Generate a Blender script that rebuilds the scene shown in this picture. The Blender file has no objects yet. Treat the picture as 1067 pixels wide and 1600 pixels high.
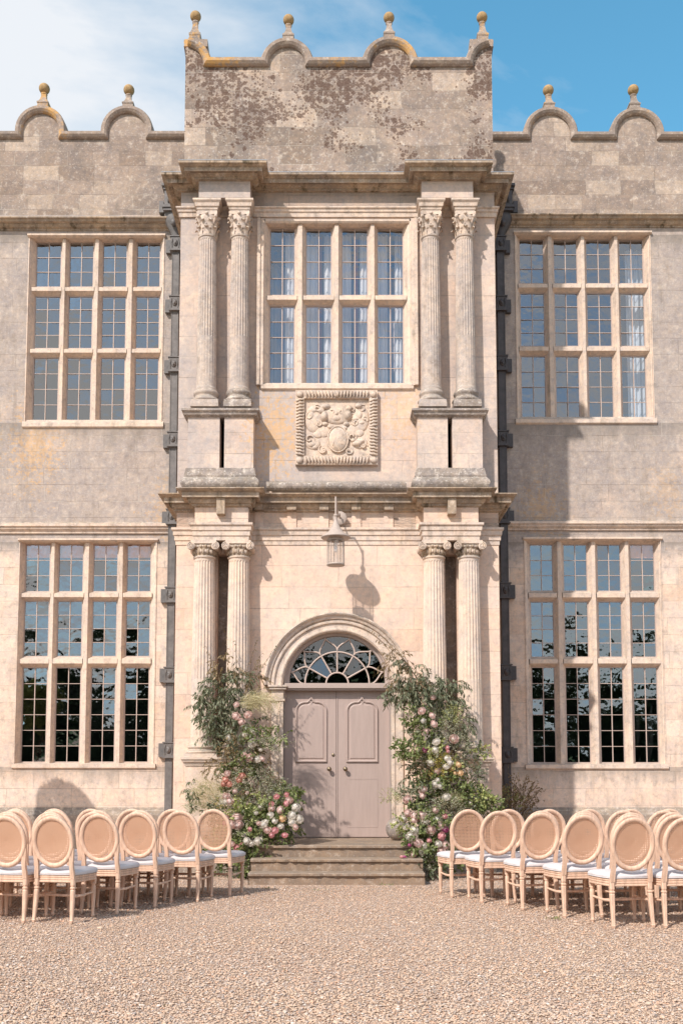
import bpy, math, random
import numpy as np
from mathutils import Vector, Matrix
R = math.radians
rnd = random.Random(7)
SC = bpy.context.scene
COL = SC.collection

# ------------------------------------------------------------------ camera, sky, sun, exposure
TILT, FPX, PRY, EYE = R(4.8), 1600.0, 1081.0, 1.336
cam_d = bpy.data.cameras.new('camera')
cam = bpy.data.objects.new('camera', cam_d); COL.objects.link(cam)
cam.location = (0, 0, EYE)
cam.rotation_euler = (R(90) + TILT, 0, 0)
cam_d.sensor_fit = 'VERTICAL'; cam_d.sensor_height = 36; cam_d.sensor_width = 24
cam_d.lens = 36.0 * FPX / 1600.0
cam_d.shift_y = (PRY - 800.0) / 1600.0
cam_d.clip_start = 0.1; cam_d.clip_end = 2000
SC.camera = cam
SC.view_settings.view_transform = 'Standard'
SC.view_settings.look = 'None'
SC.view_settings.gamma = 1
SC.view_settings.exposure = 0.82
SUN_ST, SKY_ST = 2.75, 0.145
tosun = Vector((-0.69, -1.0, 1.13)).normalized()
sd = bpy.data.lights.new('sun', 'SUN'); sd.energy = SUN_ST; sd.angle = R(1.1); sd.color = (1.0, 0.935, 0.872)
sun = bpy.data.objects.new('sun', sd); COL.objects.link(sun)
sun.rotation_euler = tosun.to_track_quat('Z', 'Y').to_euler()
sun.location = (-20, -30, 34)
W = bpy.data.worlds.new("World"); SC.world = W; W.use_nodes = True

def node(nt, kind, ins=None, **props):
    n = nt.nodes.new(kind)
    for k, v in props.items(): setattr(n, k, v)
    for k, v in (ins or {}).items():
        s = n.inputs[k]
        if isinstance(v, bpy.types.NodeSocket): nt.links.new(v, s)
        else: s.default_value = v
    return n
def c4(c): return (c[0], c[1], c[2], 1.0)
def mixc(nt, fac, a, b, mode='MIX'):
    n = nt.nodes.new('ShaderNodeMix'); n.data_type = 'RGBA'; n.blend_type = mode
    for idx, v in ((0, fac), (6, a), (7, b)):
        if isinstance(v, bpy.types.NodeSocket): nt.links.new(v, n.inputs[idx])
        elif idx == 0: n.inputs[0].default_value = v
        else: n.inputs[idx].default_value = c4(v)
    return n.outputs[2]
def math_(nt, op, a, b=0.0, clamp=False):
    n = nt.nodes.new('ShaderNodeMath'); n.operation = op; n.use_clamp = clamp
    for i, v in enumerate((a, b)):
        if isinstance(v, bpy.types.NodeSocket): nt.links.new(v, n.inputs[i])
        else: n.inputs[i].default_value = v
    return n.outputs[0]
def ramp(nt, v, lo, hi, a=0.0, b=1.0):
    n = node(nt, 'ShaderNodeMapRange', {0: v, 1: lo, 2: hi, 3: a, 4: b}); n.clamp = True
    return n.outputs[0]

wn = W.node_tree; wn.nodes.clear()
sky = node(wn, 'ShaderNodeTexSky'); sky.sky_type = 'NISHITA'; sky.sun_disc = False
sky.sun_elevation = math.asin(tosun.z); sky.sun_rotation = math.atan2(tosun.x, tosun.y)
sky.air_density = 1.0; sky.dust_density = 0.6; sky.ozone_density = 2.0
tc = node(wn, 'ShaderNodeTexCoord')
mp = node(wn, 'ShaderNodeMapping', {'Vector': tc.outputs['Generated'], 'Scale': (1.0, 1.0, 2.2), 'Location': (0.35, 0.1, 0.0)})
nz = node(wn, 'ShaderNodeTexNoise', {'Vector': mp.outputs[0], 'Scale': 2.3, 'Detail': 9.0, 'Roughness': 0.55, 'Distortion': 0.35})
sx = node(wn, 'ShaderNodeSeparateXYZ', {0: tc.outputs['Generated']})
grad = math_(wn, 'MULTIPLY', sx.outputs[0], -0.75)
backw = ramp(wn, sx.outputs[1], 0.15, -0.4, 0.0, 0.095)
cl = math_(wn, 'ADD', math_(wn, 'ADD', nz.outputs[0], math_(wn, 'MULTIPLY', grad, ramp(wn, sx.outputs[1], -0.2, 0.3, 0.0, 1.0))), backw)
clf = ramp(wn, cl, 0.47, 0.69)
skyc = mixc(wn, 1.0, sky.outputs[0], mixc(wn, ramp(wn, sx.outputs[1], 0.2, -0.3), (0.58, 1.06, 0.98), (0.80, 0.92, 0.90)), 'MULTIPLY')
cloud = mixc(wn, clf, skyc, mixc(wn, ramp(wn, sx.outputs[1], 0.25, -0.25), (3.35, 3.5, 3.7), (4.7, 4.35, 4.15)))  # unseen clouds behind the camera warmed and brightened to fill the shade
bg = node(wn, 'ShaderNodeBackground', {'Color': cloud, 'Strength': SKY_ST})
wo = node(wn, 'ShaderNodeOutputWorld', {'Surface': bg.outputs[0]})

# ------------------------------------------------------------------ measuring helpers (metres from photo measurements on a plane at depth D)
def P(px, py, D):
    u = (px - 533.5) / FPX; v = -(py - PRY) / FPX
    t = D / (math.cos(TILT) - v * math.sin(TILT))
    return (u * t, D, EYE + t * (math.sin(TILT) + v * math.cos(TILT)))
def X(px, py, D): return P(px, py, D)[0]
def Z(py, D): return P(533.5, py, D)[2]
DP, DW, DD = 15.0, 17.3, 15.15         # porch wall, wing walls, doors

# ------------------------------------------------------------------ materials
def newmat(name):
    m = bpy.data.materials.new(name); m.use_nodes = True
    nt = m.node_tree; nt.nodes.clear()
    return m, nt
def finish(nt, col, rough=0.8, bump=None, bstr=0.3, bdist=0.01, metallic=0.0, spec=0.3, extra=None):
    ins = {'Base Color': col if isinstance(col, bpy.types.NodeSocket) else c4(col), 'Roughness': rough, 'Metallic': metallic, 'Specular IOR Level': spec}
    b = node(nt, 'ShaderNodeBsdfPrincipled', ins)
    if bump is not None:
        bp = node(nt, 'ShaderNodeBump', {'Height': bump, 'Strength': bstr, 'Distance': bdist})
        nt.links.new(bp.outputs[0], b.inputs['Normal'])
    if extra:
        for k, v in extra.items():
            if isinstance(v, bpy.types.NodeSocket): nt.links.new(v, b.inputs[k])
            else: b.inputs[k].default_value = v
    node(nt, 'ShaderNodeOutputMaterial', {'Surface': b.outputs[0]})
    return b

def stone(name, A, B, G=(0.36, 0.33, 0.30), grey=0.4, gscale=0.55, joints=1.0, bw=0.72, bh=0.29, orange=0.0, moss=0.0, seed=0.0,
          ledge=0.5, speck=0.5, stain=0.0, zg=None, ow=None, blk=0.16, bands=()):
    m, nt = newmat(name)
    geo = node(nt, 'ShaderNodeNewGeometry')
    pos = geo.outputs['Position']
    s = node(nt, 'ShaderNodeSeparateXYZ', {0: pos})
    row = math_(nt, 'FLOOR', math_(nt, 'DIVIDE', s.outputs[2], bh))
    wnz = node(nt, 'ShaderNodeTexWhiteNoise', {'W': math_(nt, 'ADD', row, seed)}, noise_dimensions='1D')
    xx = math_(nt, 'ADD', math_(nt, 'ADD', s.outputs[0], s.outputs[1]), math_(nt, 'MULTIPLY', wnz.outputs[0], 0.9))
    sq = node(nt, 'ShaderNodeTexNoise', {'Vector': pos, 'Scale': 1.3, 'Detail': 1.0})
    xx = math_(nt, 'ADD', xx, math_(nt, 'MULTIPLY', sq.outputs[0], 0.10))
    zz = math_(nt, 'ADD', s.outputs[2], math_(nt, 'MULTIPLY', node(nt, 'ShaderNodeTexNoise', {'Vector': pos, 'Scale': 2.0, 'Detail': 2.0}).outputs[0], 0.012))
    v = node(nt, 'ShaderNodeCombineXYZ', {0: xx, 1: zz, 2: 0.0})
    br = node(nt, 'ShaderNodeTexBrick', {'Vector': v.outputs[0], 'Color1': (0, 0, 0, 1), 'Color2': (1, 1, 1, 1), 'Mortar': (0.5, 0.5, 0.5, 1), 'Scale': 1.0,
              'Mortar Size': 0.0042, 'Mortar Smooth': 0.35, 'Bias': 0.0, 'Brick Width': bw, 'Row Height': bh})
    br.offset = 0.45; br.squash = 0.75; br.squash_frequency = 3
    jn = node(nt, 'ShaderNodeTexNoise', {'Vector': pos, 'Scale': 1.9, 'Detail': 5.0, 'Roughness': 0.6}).outputs[0]
    bj = math_(nt, 'MULTIPLY', math_(nt, 'MULTIPLY', br.outputs['Fac'], joints, True), ramp(nt, jn, 0.38, 0.58, 0.42, 1.0))
    rndb = node(nt, 'ShaderNodeSeparateColor', {0: br.outputs['Color']}).outputs[0]
    n1 = node(nt, 'ShaderNodeTexNoise', {'Vector': pos, 'Scale': 1.7, 'Detail': 6.0, 'Roughness': 0.62, 'Distortion': 0.4}).outputs[0]
    base = mixc(nt, ramp(nt, math_(nt, 'ADD', math_(nt, 'MULTIPLY', n1, 0.75), math_(nt, 'MULTIPLY', rndb, blk * joints)), 0.32, 0.68), A, B)
    # some blocks clearly paler or browner than their neighbours
    base = mixc(nt, math_(nt, 'MULTIPLY', ramp(nt, rndb, 0.80, 0.92), blk * joints), base, (B[0] * 0.74, B[1] * 0.66, B[2] * 0.56))
    base = mixc(nt, math_(nt, 'MULTIPLY', ramp(nt, rndb, 0.16, 0.04), blk * joints), base, tuple(min(0.86, c * 1.22) for c in A))
    # grey weathering
    mpg = node(nt, 'ShaderNodeMapping', {'Vector': pos, 'Scale': (1.0, 1.0, 0.7), 'Location': (seed, 0, seed)})
    n2 = node(nt, 'ShaderNodeTexNoise', {'Vector': mpg.outputs[0], 'Scale': gscale, 'Detail': 9.0, 'Roughness': 0.68, 'Distortion': 0.2}).outputs[0]
    gf = math_(nt, 'ADD', n2, grey - 0.5)
    if zg: gf = math_(nt, 'ADD', gf, ramp(nt, s.outputs[2], zg[0], zg[1], zg[2], zg[3]))
    gfac = ramp(nt, gf, 0.42, 0.62)
    base = mixc(nt, math_(nt, 'MULTIPLY', gfac, 0.85), base, G)
    if blk > 0.25:
        base = mixc(nt, math_(nt, 'MULTIPLY', ramp(nt, rndb, 0.55, 0.95), 0.30), base, (0.20, 0.165, 0.14))
        base = mixc(nt, math_(nt, 'MULTIPLY', ramp(nt, rndb, 0.30, 0.05), 0.40), base, (0.56, 0.47, 0.38))
    # ledges carry lichen
    nrm = node(nt, 'ShaderNodeSeparateXYZ', {0: geo.outputs['Normal']})
    nl = node(nt, 'ShaderNodeTexNoise', {'Vector': pos, 'Scale': 14.0, 'Detail': 6.0, 'Roughness': 0.75}).outputs[0]
    lf = math_(nt, 'MULTIPLY', ramp(nt, nrm.outputs[2], 0.15, 0.6), ramp(nt, nl, 0.40, 0.60, 0.25, ledge), True)
    base = mixc(nt, lf, base, (0.27, 0.25, 0.21))
    # mottling: fine grain and lichen specks
    n3 = node(nt, 'ShaderNodeTexNoise', {'Vector': pos, 'Scale': 9.0, 'Detail': 8.0, 'Roughness': 0.72}).outputs[0]
    base = mixc(nt, math_(nt, 'MULTIPLY', ramp(nt, n3, 0.52, 0.66), 0.5 * speck), base, (0.20, 0.17, 0.14))
    base = mixc(nt, math_(nt, 'MULTIPLY', ramp(nt, n3, 0.46, 0.34), 0.45 * speck), base, (0.72, 0.66, 0.58))
    nc = node(nt, 'ShaderNodeTexNoise', {'Vector': pos, 'Scale': 16.0, 'Detail': 5.0, 'Roughness': 0.7}).outputs[0]
    base = mixc(nt, min(1.0, 0.5 + speck * 0.5), base, mixc(nt, ramp(nt, nc, 0.36, 0.64), (0.87, 0.87, 0.90), (1.12, 1.05, 0.98)), 'MULTIPLY')
    nc2 = node(nt, 'ShaderNodeTexNoise', {'Vector': pos, 'Scale': 2.6, 'Detail': 5.0, 'Roughness': 0.65}).outputs[0]
    base = mixc(nt, 1.0, base, mixc(nt, ramp(nt, nc2, 0.38, 0.62), (0.92, 0.91, 0.92), (1.07, 1.03, 0.98)), 'MULTIPLY')
    n4 = node(nt, 'ShaderNodeTexNoise', {'Vector': pos, 'Scale': 46.0, 'Detail': 3.0, 'Roughness': 0.6}).outputs[0]
    base = mixc(nt, math_(nt, 'MULTIPLY', ramp(nt, n4, 0.56, 0.7), 0.35 * speck), base, (0.22, 0.19, 0.16))
    n4b = node(nt, 'ShaderNodeTexNoise', {'Vector': pos, 'Scale': 33.0, 'Detail': 3.0, 'Roughness': 0.6}).outputs[0]
    base = mixc(nt, math_(nt, 'MULTIPLY', ramp(nt, n4b, 0.58, 0.68), 0.30 * speck), base, (0.80, 0.74, 0.66))
    if orange > 0:
        n5 = node(nt, 'ShaderNodeTexNoise', {'Vector': pos, 'Scale': 0.9, 'Detail': 2.0}).outputs[0]
        n6 = node(nt, 'ShaderNodeTexNoise', {'Vector': pos, 'Scale': 11.0, 'Detail': 6.0, 'Roughness': 0.7}).outputs[0]
        of = ramp(nt, math_(nt, 'ADD', math_(nt, 'MULTIPLY', n5, 0.9), math_(nt, 'MULTIPLY', n6, 0.6)), 0.86 - 0.12 * orange, 0.96 - 0.12 * orange)
        base = mixc(nt, math_(nt, 'MULTIPLY', of, 0.75), base, (0.62, 0.34, 0.10))
    if ow:   # local patches of orange lichen: (x, z, radius)
        for (ox, oz, orr, oa) in ow:
            dv = node(nt, 'ShaderNodeCombineXYZ', {0: math_(nt, 'SUBTRACT', s.outputs[0], ox), 1: math_(nt, 'MULTIPLY', math_(nt, 'SUBTRACT', s.outputs[2], oz), 0.6), 2: 0.0})
            ln = node(nt, 'ShaderNodeVectorMath', {0: dv.outputs[0]}, operation='LENGTH').outputs['Value']
            q = math_(nt, 'SUBTRACT', node(nt, 'ShaderNodeTexNoise', {'Vector': pos, 'Scale': 13.0, 'Detail': 8.0, 'Roughness': 0.75}).outputs[0], math_(nt, 'MULTIPLY', ramp(nt, ln, 0.0, orr), 0.26))
            base = mixc(nt, math_(nt, 'MULTIPLY', ramp(nt, q, 0.40, 0.47), oa), base, (0.72, 0.40, 0.13))
    if stain > 0:
        ms = node(nt, 'ShaderNodeMapping', {'Vector': pos, 'Scale': (5.0, 5.0, 0.9)})
        n7 = node(nt, 'ShaderNodeTexNoise', {'Vector': ms.outputs[0], 'Scale': 1.0, 'Detail': 6.0, 'Roughness': 0.7}).outputs[0]
        base = mixc(nt, math_(nt, 'MULTIPLY', ramp(nt, n7, 0.54, 0.66), 0.75 * stain), base, (0.11, 0.085, 0.055))
    for (zb_, hb_) in bands:   # rain-washed streaks below sills and ledges
        ms2 = node(nt, 'ShaderNodeMapping', {'Vector': pos, 'Scale': (3.2, 3.2, 0.8), 'Location': (zb_, 0, 0)})
        n9 = node(nt, 'ShaderNodeTexNoise', {'Vector': ms2.outputs[0], 'Scale': 1.3, 'Detail': 7.0, 'Roughness': 0.68}).outputs[0]
        lo_ = ramp(nt, s.outputs[2], zb_ - hb_, zb_, 0.0, 0.5); hi_ = math_(nt, 'LESS_THAN', s.outputs[2], zb_ + 0.02)
        base = mixc(nt, math_(nt, 'MULTIPLY', math_(nt, 'MULTIPLY', ramp(nt, math_(nt, 'ADD', n9, lo_), 0.66, 0.98), hi_), 0.55), base, (0.20, 0.175, 0.15))
    if moss > 0:
        n8 = node(nt, 'ShaderNodeTexNoise', {'Vector': pos, 'Scale': 1.15, 'Detail': 3.0, 'Roughness': 0.6}).outputs[0]
        vo = node(nt, 'ShaderNodeTexVoronoi', {'Vector': pos, 'Scale': 9.5, 'Randomness': 1.0})
        vo2 = node(nt, 'ShaderNodeTexVoronoi', {'Vector': pos, 'Scale': 24.0, 'Randomness': 1.0})
        dn = node(nt, 'ShaderNodeTexNoise', {'Vector': pos, 'Scale': 40.0, 'Detail': 4.0}).outputs[0]
        zlim = ramp(nt, s.outputs[2], moss - 0.5, moss + 0.1)
        keep = math_(nt, 'MULTIPLY', ramp(nt, n8, 0.42, 0.56), zlim)
        cellr = node(nt, 'ShaderNodeSeparateColor', {0: vo.outputs['Color']}).outputs[0]
        rad = math_(nt, 'MULTIPLY', math_(nt, 'MULTIPLY', cellr, cellr), 0.060)
        rad = math_(nt, 'MULTIPLY', rad, math_(nt, 'ADD', keep, math_(nt, 'MULTIPLY', zlim, 0.25)))
        dd = math_(nt, 'ADD', vo.outputs['Distance'], math_(nt, 'MULTIPLY', math_(nt, 'SUBTRACT', dn, 0.5), 0.25))
        sp = ramp(nt, math_(nt, 'SUBTRACT', dd, math_(nt, 'MULTIPLY', rad, 11.0)), 0.03, -0.03)
        cell2 = node(nt, 'ShaderNodeSeparateColor', {0: vo2.outputs['Color']}).outputs[0]
        sp2 = math_(nt, 'MULTIPLY', ramp(nt, math_(nt, 'SUBTRACT', vo2.outputs['Distance'], math_(nt, 'MULTIPLY', math_(nt, 'MULTIPLY', cell2, keep), 1.15)), 0.03, -0.03), 0.9)
        sp = math_(nt, 'MAXIMUM', sp, sp2)
        base = mixc(nt, math_(nt, 'MULTIPLY', math_(nt, 'MULTIPLY', sp, ramp(nt, dn, 0.3, 0.55, 0.55, 1.0)), 0.86), base, (0.105, 0.060, 0.044))
    jl = node(nt, 'ShaderNodeTexNoise', {'Vector': pos, 'Scale': 2.4, 'Detail': 3.0}).outputs[0]
    jd = mixc(nt, ramp(nt, jl, 0.45, 0.6), (0.15, 0.12, 0.095), (0.62, 0.56, 0.47))
    base = mixc(nt, math_(nt, 'MULTIPLY', bj, 0.5), base, jd)
    h = math_(nt, 'SUBTRACT', math_(nt, 'ADD', math_(nt, 'MULTIPLY', n3, 0.8), math_(nt, 'MULTIPLY', n4, 0.35)), math_(nt, 'MULTIPLY', bj, 0.9))
    h = math_(nt, 'ADD', h, math_(nt, 'MULTIPLY', rndb, 0.12 * joints))
    finish(nt, base, 0.88, h, 0.5, 0.012, spec=0.15)
    return m

def simple(name, col, rough=0.6, var=0.12, scale=20.0, spec=0.3, bstr=0.15, metallic=0.0, stretch=None, obj=True):
    m, nt = newmat(name)
    t = node(nt, 'ShaderNodeTexCoord')
    vec = t.outputs['Object'] if obj else node(nt, 'ShaderNodeNewGeometry').outputs['Position']
    if stretch: vec = node(nt, 'ShaderNodeMapping', {'Vector': vec, 'Scale': stretch}).outputs[0]
    n = node(nt, 'ShaderNodeTexNoise', {'Vector': vec, 'Scale': scale, 'Detail': 6.0, 'Roughness': 0.65}).outputs[0]
    c = mixc(nt, ramp(nt, n, 0.3, 0.7), tuple(x * (1 - var) for x in col), tuple(min(1, x * (1 + var)) for x in col))
    finish(nt, c, rough, n, bstr, 0.004, metallic, spec)
    return m

GREY = (0.42, 0.375, 0.34)
M = {}
M['wing'] = stone('limestone_ashlar_wing', (0.70, 0.59, 0.505), (0.68, 0.53, 0.43), (0.36, 0.325, 0.308), grey=0.29, seed=3.1, speck=0.7, zg=(4.9, 5.3, 0.0, 0.36), stain=0.25, bands=[(7.45, 0.55), (10.85, 0.35), (1.5, 0.45), (5.35, 0.12)], blk=0.20,
                  ow=[(-5.3, 7.1, 1.0, 0.42), (-2.95, 5.9, 0.8, 0.3), (3.45, 5.9, 0.8, 0.3), (5.6, 6.2, .7, .2)])
M['porch'] = stone('limestone_ashlar_porch', (0.71, 0.585, 0.495), (0.71, 0.525, 0.41), (0.45, 0.41, 0.395), grey=0.26, seed=8.3, speck=0.5, bw=0.85, bh=0.32, zg=(5.1, 5.7, 0.0, 0.30), blk=0.13, stain=0.12,
                  ow=[(-0.98, 6.5, 0.9, 0.5), (0.9, 6.9, 0.8, 0.3), (-0.2, 7.0, 0.7, 0.2)])
M['parapet'] = stone('lichened_parapet_stone', (0.38, 0.315, 0.268), (0.33, 0.265, 0.225), (0.265, 0.228, 0.205), grey=0.47, seed=5.7, speck=1.0, bw=0.62, bh=0.27, gscale=1.2, blk=0.27)
M['tower'] = stone('mossy_tower_stone', (0.41, 0.33, 0.28), (0.31, 0.25, 0.21), (0.25, 0.215, 0.19), grey=0.50, seed=9.2, speck=1.0, bw=0.66, bh=0.30, moss=10.55, gscale=1.0, blk=0.27)
M['trim'] = stone('dressed_stone_trim', (0.66, 0.56, 0.48), (0.62, 0.49, 0.39), (0.40, 0.355, 0.325), grey=0.38, gscale=1.6, joints=0.0, speck=0.9, ledge=0.95, stain=0.55, seed=2.2)
M['trim_dirty_shaded'] = stone('stained_cornice_shaded_necking', (0.46, 0.37, 0.28), (0.34, 0.26, 0.185), (0.25, 0.215, 0.185), grey=0.48, gscale=1.8, joints=0.0, speck=1.0, ledge=1.0, stain=1.3, seed=6.6)
M['coping'] = stone('lichened_coping_stone', (0.36, 0.295, 0.25), (0.29, 0.235, 0.195), (0.235, 0.205, 0.185), grey=0.47, joints=0.0, speck=1.0, ledge=0.55, seed=1.4, orange=0.3)
M['coltop'] = stone('fluted_column_stone', (0.54, 0.465, 0.41), (0.50, 0.41, 0.345), (0.39, 0.355, 0.335), grey=0.50, gscale=1.4, joints=0.0, speck=0.9, ledge=0.8, seed=4.9, stain=0.25)
M['collow'] = stone('warm_column_stone', (0.66, 0.56, 0.48), (0.64, 0.50, 0.39), (0.46, 0.42, 0.395), grey=0.40, gscale=1.4, joints=0.0, speck=0.55, ledge=0.8, seed=7.7, stain=0.15)
M['torus'] = stone('grey_lichen_torus', (0.34, 0.30, 0.275), (0.40, 0.34, 0.29), (0.22, 0.198, 0.182), grey=0.5, gscale=3.0, joints=0.0, speck=1.6, ledge=0.6, seed=12.0)
M['window'] = stone('window_dressing_stone', (0.68, 0.575, 0.49), (0.63, 0.50, 0.40), (0.44, 0.39, 0.35), grey=0.34, gscale=1.8, joints=0.0, speck=0.7, ledge=0.45, stain=0.4, seed=10.0)
M['plinth'] = stone('damp_plinth_recess_shade', (0.36, 0.30, 0.25), (0.29, 0.24, 0.195), (0.20, 0.175, 0.155), grey=0.5, gscale=2.0, speck=1.0, bw=0.8, bh=0.4, seed=13.0)
M['step'] = stone('worn_sandstone_steps', (0.30, 0.225, 0.165), (0.24, 0.178, 0.128), (0.19, 0.155, 0.125), grey=0.42, gscale=2.5, joints=0.0, speck=0.6, ledge=0.15, seed=14.0)
M['relief'] = stone('carved_relief_stone', (0.64, 0.54, 0.455), (0.58, 0.45, 0.35), (0.42, 0.37, 0.33), grey=0.38, gscale=4.0, joints=0.0, speck=1.0, stain=0.4, ledge=0.6, seed=15.0)
M['ball'] = simple('lichened_ball_stone', (0.36, 0.235, 0.115), 0.9, 0.3, 14.0)
M['lead'] = simple('weathered_lead_sheet', (0.27, 0.30, 0.34), 0.6, 0.2, 6.0)
M['pipe'] = simple('shaded_leadwork_drainpipe', (0.062, 0.052, 0.052), 0.5, 0.35, 9.0, spec=0.5, bstr=0.3)  # darker copy of the pipe lead, shade of the right corner in its colour
M['pipe_l'] = simple('sunlit_leadwork_drainpipe', (0.145, 0.132, 0.126), 0.55, 0.3, 9.0, spec=0.4, bstr=0.3)  # lighter copy of the pipe lead, sunlight put into its colour
M['bars'] = simple('pinkish_glazing_paint', (0.50, 0.39, 0.335), 0.55, 0.08, 30.0)
M['door'] = simple('taupe_door_paint', (0.415, 0.318, 0.28), 0.45, 0.06, 3.0, spec=0.4, bstr=0.05, stretch=(8, 8, 1))
M['doorframe'] = simple('taupe_frame_paint', (0.41, 0.325, 0.285), 0.5, 0.05, 5.0, bstr=0.05)
M['brass'] = simple('tarnished_brass', (0.28, 0.22, 0.15), 0.35, 0.15, 30.0, metallic=0.8)
M['lantern'] = simple('pinkish_lantern_metal', (0.44, 0.36, 0.31), 0.55, 0.12, 25.0)
M['wood'] = simple('limed_beech_wood', (0.65, 0.44, 0.32), 0.55, 0.24, 6.0, stretch=(7, 7, 1), bstr=0.1)
M['cushion'] = simple('ivory_linen_cushion', (0.60, 0.555, 0.55), 0.9, 0.10, 11.0, bstr=0.9)
M['room'] = simple('shade_dark_backing', (0.035, 0.03, 0.028), 0.9, 0.2, 2.0)  # near-black so sunlit rooms stay dark; shade put into the colour
M['curtain'] = simple('sheer_white_curtain', (0.80, 0.78, 0.77), 0.9, 0.08, 5.0)
M['sheer'] = simple('grey_net_curtain', (0.62, 0.55, 0.53), 0.9, 0.1, 5.0)
M['redcurtain'] = simple('rust_red_curtain', (0.42, 0.13, 0.09), 0.9, 0.1, 5.0)
M['blind'] = simple('orange_silk_pelmet', (0.95, 0.36, 0.18), 0.8, 0.2, 3.0)
M['bark'] = simple('grey_brown_bark', (0.10, 0.075, 0.055), 0.9, 0.3, 6.0)
M['stem'] = simple('reddish_stem', (0.13, 0.085, 0.05), 0.8, 0.2, 30.0)
M['lawn'] = simple('mown_lawn', (0.07, 0.11, 0.035), 0.9, 0.25, 1.0, obj=False)

def leafmat(name, a, b, rough=0.55, trans=0.25):
    m, nt = newmat(name)
    g = node(nt, 'ShaderNodeNewGeometry')
    f = g.outputs['Random Per Island']
    c = mixc(nt, f, a, b)
    bs = node(nt, 'ShaderNodeBsdfPrincipled', {'Base Color': c, 'Roughness': rough, 'Specular IOR Level': 0.3})
    tr = node(nt, 'ShaderNodeBsdfTranslucent', {'Color': mixc(nt, 1.0, c, (1.2, 1.3, 0.7), 'MULTIPLY')})
    mx = node(nt, 'ShaderNodeMixShader', {0: trans, 1: bs.outputs[0], 2: tr.outputs[0]})
    node(nt, 'ShaderNodeOutputMaterial', {'Surface': mx.outputs[0]})
    return m
M['euca'] = leafmat('dusky_eucalyptus_leaf', (0.075, 0.095, 0.05), (0.27, 0.275, 0.185))
M['redleaf'] = leafmat('bronze_leaf', (0.15, 0.105, 0.05), (0.36, 0.26, 0.155))
M['green'] = leafmat('fresh_green_leaf', (0.085, 0.115, 0.035), (0.27, 0.30, 0.12))
M['lime'] = leafmat('lime_green_leaf', (0.24, 0.27, 0.08), (0.50, 0.50, 0.22))
M['grass'] = leafmat('dry_plume_grass', (0.42, 0.36, 0.21), (0.68, 0.60, 0.40))
M['filler'] = leafmat('silvery_filler_sprig', (0.33, 0.32, 0.21), (0.64, 0.61, 0.47))
M['treeleaf'] = leafmat('parkland_tree_leaf', (0.02, 0.035, 0.012), (0.06, 0.08, 0.03))
M['yellow'] = leafmat('mustard_sprig', (0.34, 0.25, 0.04), (0.52, 0.42, 0.10))
def petal(name, a, b):
    m, nt = newmat(name)
    g = node(nt, 'ShaderNodeNewGeometry')
    c = mixc(nt, g.outputs['Random Per Island'], a, b)
    bs = node(nt, 'ShaderNodeBsdfPrincipled', {'Base Color': c, 'Roughness': 0.6, 'Specular IOR Level': 0.2})
    tr = node(nt, 'ShaderNodeBsdfTranslucent', {'Color': c})
    mx = node(nt, 'ShaderNodeMixShader', {0: 0.35, 1: bs.outputs[0], 2: tr.outputs[0]})
    node(nt, 'ShaderNodeOutputMaterial', {'Surface': mx.outputs[0]})
    return m
M['white'] = petal('ivory_petal', (0.80, 0.73, 0.63), (0.86, 0.82, 0.77))
M['blush'] = petal('blush_petal', (0.76, 0.52, 0.46), (0.87, 0.76, 0.70))
M['pink'] = petal('pink_petal', (0.80, 0.40, 0.41), (0.84, 0.54, 0.52))
M['peach'] = petal('peach_petal', (0.88, 0.62, 0.36), (0.90, 0.74, 0.52))
M['coral'] = petal('coral_petal', (0.80, 0.42, 0.34), (0.86, 0.58, 0.48))
M['magenta'] = petal('magenta_petal', (0.50, 0.10, 0.25), (0.62, 0.22, 0.38))

def glassmat(name, fac, tint=(0.80, 0.86, 0.92)):
    m, nt = newmat(name)
    pos = node(nt, 'ShaderNodeNewGeometry').outputs['Position']
    n = node(nt, 'ShaderNodeTexNoise', {'Vector': pos, 'Scale': 4.5, 'Detail': 2.0}).outputs[0]
    bp = node(nt, 'ShaderNodeBump', {'Height': n, 'Strength': 0.2, 'Distance': 0.03})
    gl = node(nt, 'ShaderNodeBsdfGlossy', {'Color': c4((0.80, 0.86, 0.90)), 'Roughness': 0.02, 'Normal': bp.outputs[0]})
    tr = node(nt, 'ShaderNodeBsdfTransparent', {'Color': c4(tint)})
    mx = node(nt, 'ShaderNodeMixShader', {0: fac, 1: tr.outputs[0], 2: gl.outputs[0]})
    node(nt, 'ShaderNodeOutputMaterial', {'Surface': mx.outputs[0]})
    return m
M['glass'] = glassmat('old_leaded_glass', 0.25)
M['glassc'] = glassmat('upper_hall_glass', 0.20, (0.93, 0.94, 0.95))
M['glassfan'] = glassmat('fanlight_glass', 0.16)
def frosted():
    m, nt = newmat('dusty_lantern_glass')
    d = node(nt, 'ShaderNodeBsdfDiffuse', {'Color': c4((0.66, 0.60, 0.55))}); t = node(nt, 'ShaderNodeBsdfTransparent'); tl = node(nt, 'ShaderNodeBsdfTranslucent', {'Color': c4((0.7, 0.66, 0.62))})
    a = node(nt, 'ShaderNodeMixShader', {0: 0.5, 1: d.outputs[0], 2: tl.outputs[0]}); b = node(nt, 'ShaderNodeMixShader', {0: 0.24, 1: t.outputs[0], 2: a.outputs[0]})
    node(nt, 'ShaderNodeOutputMaterial', {'Surface': b.outputs[0]}); return m
M['glasslamp'] = frosted()

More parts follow.
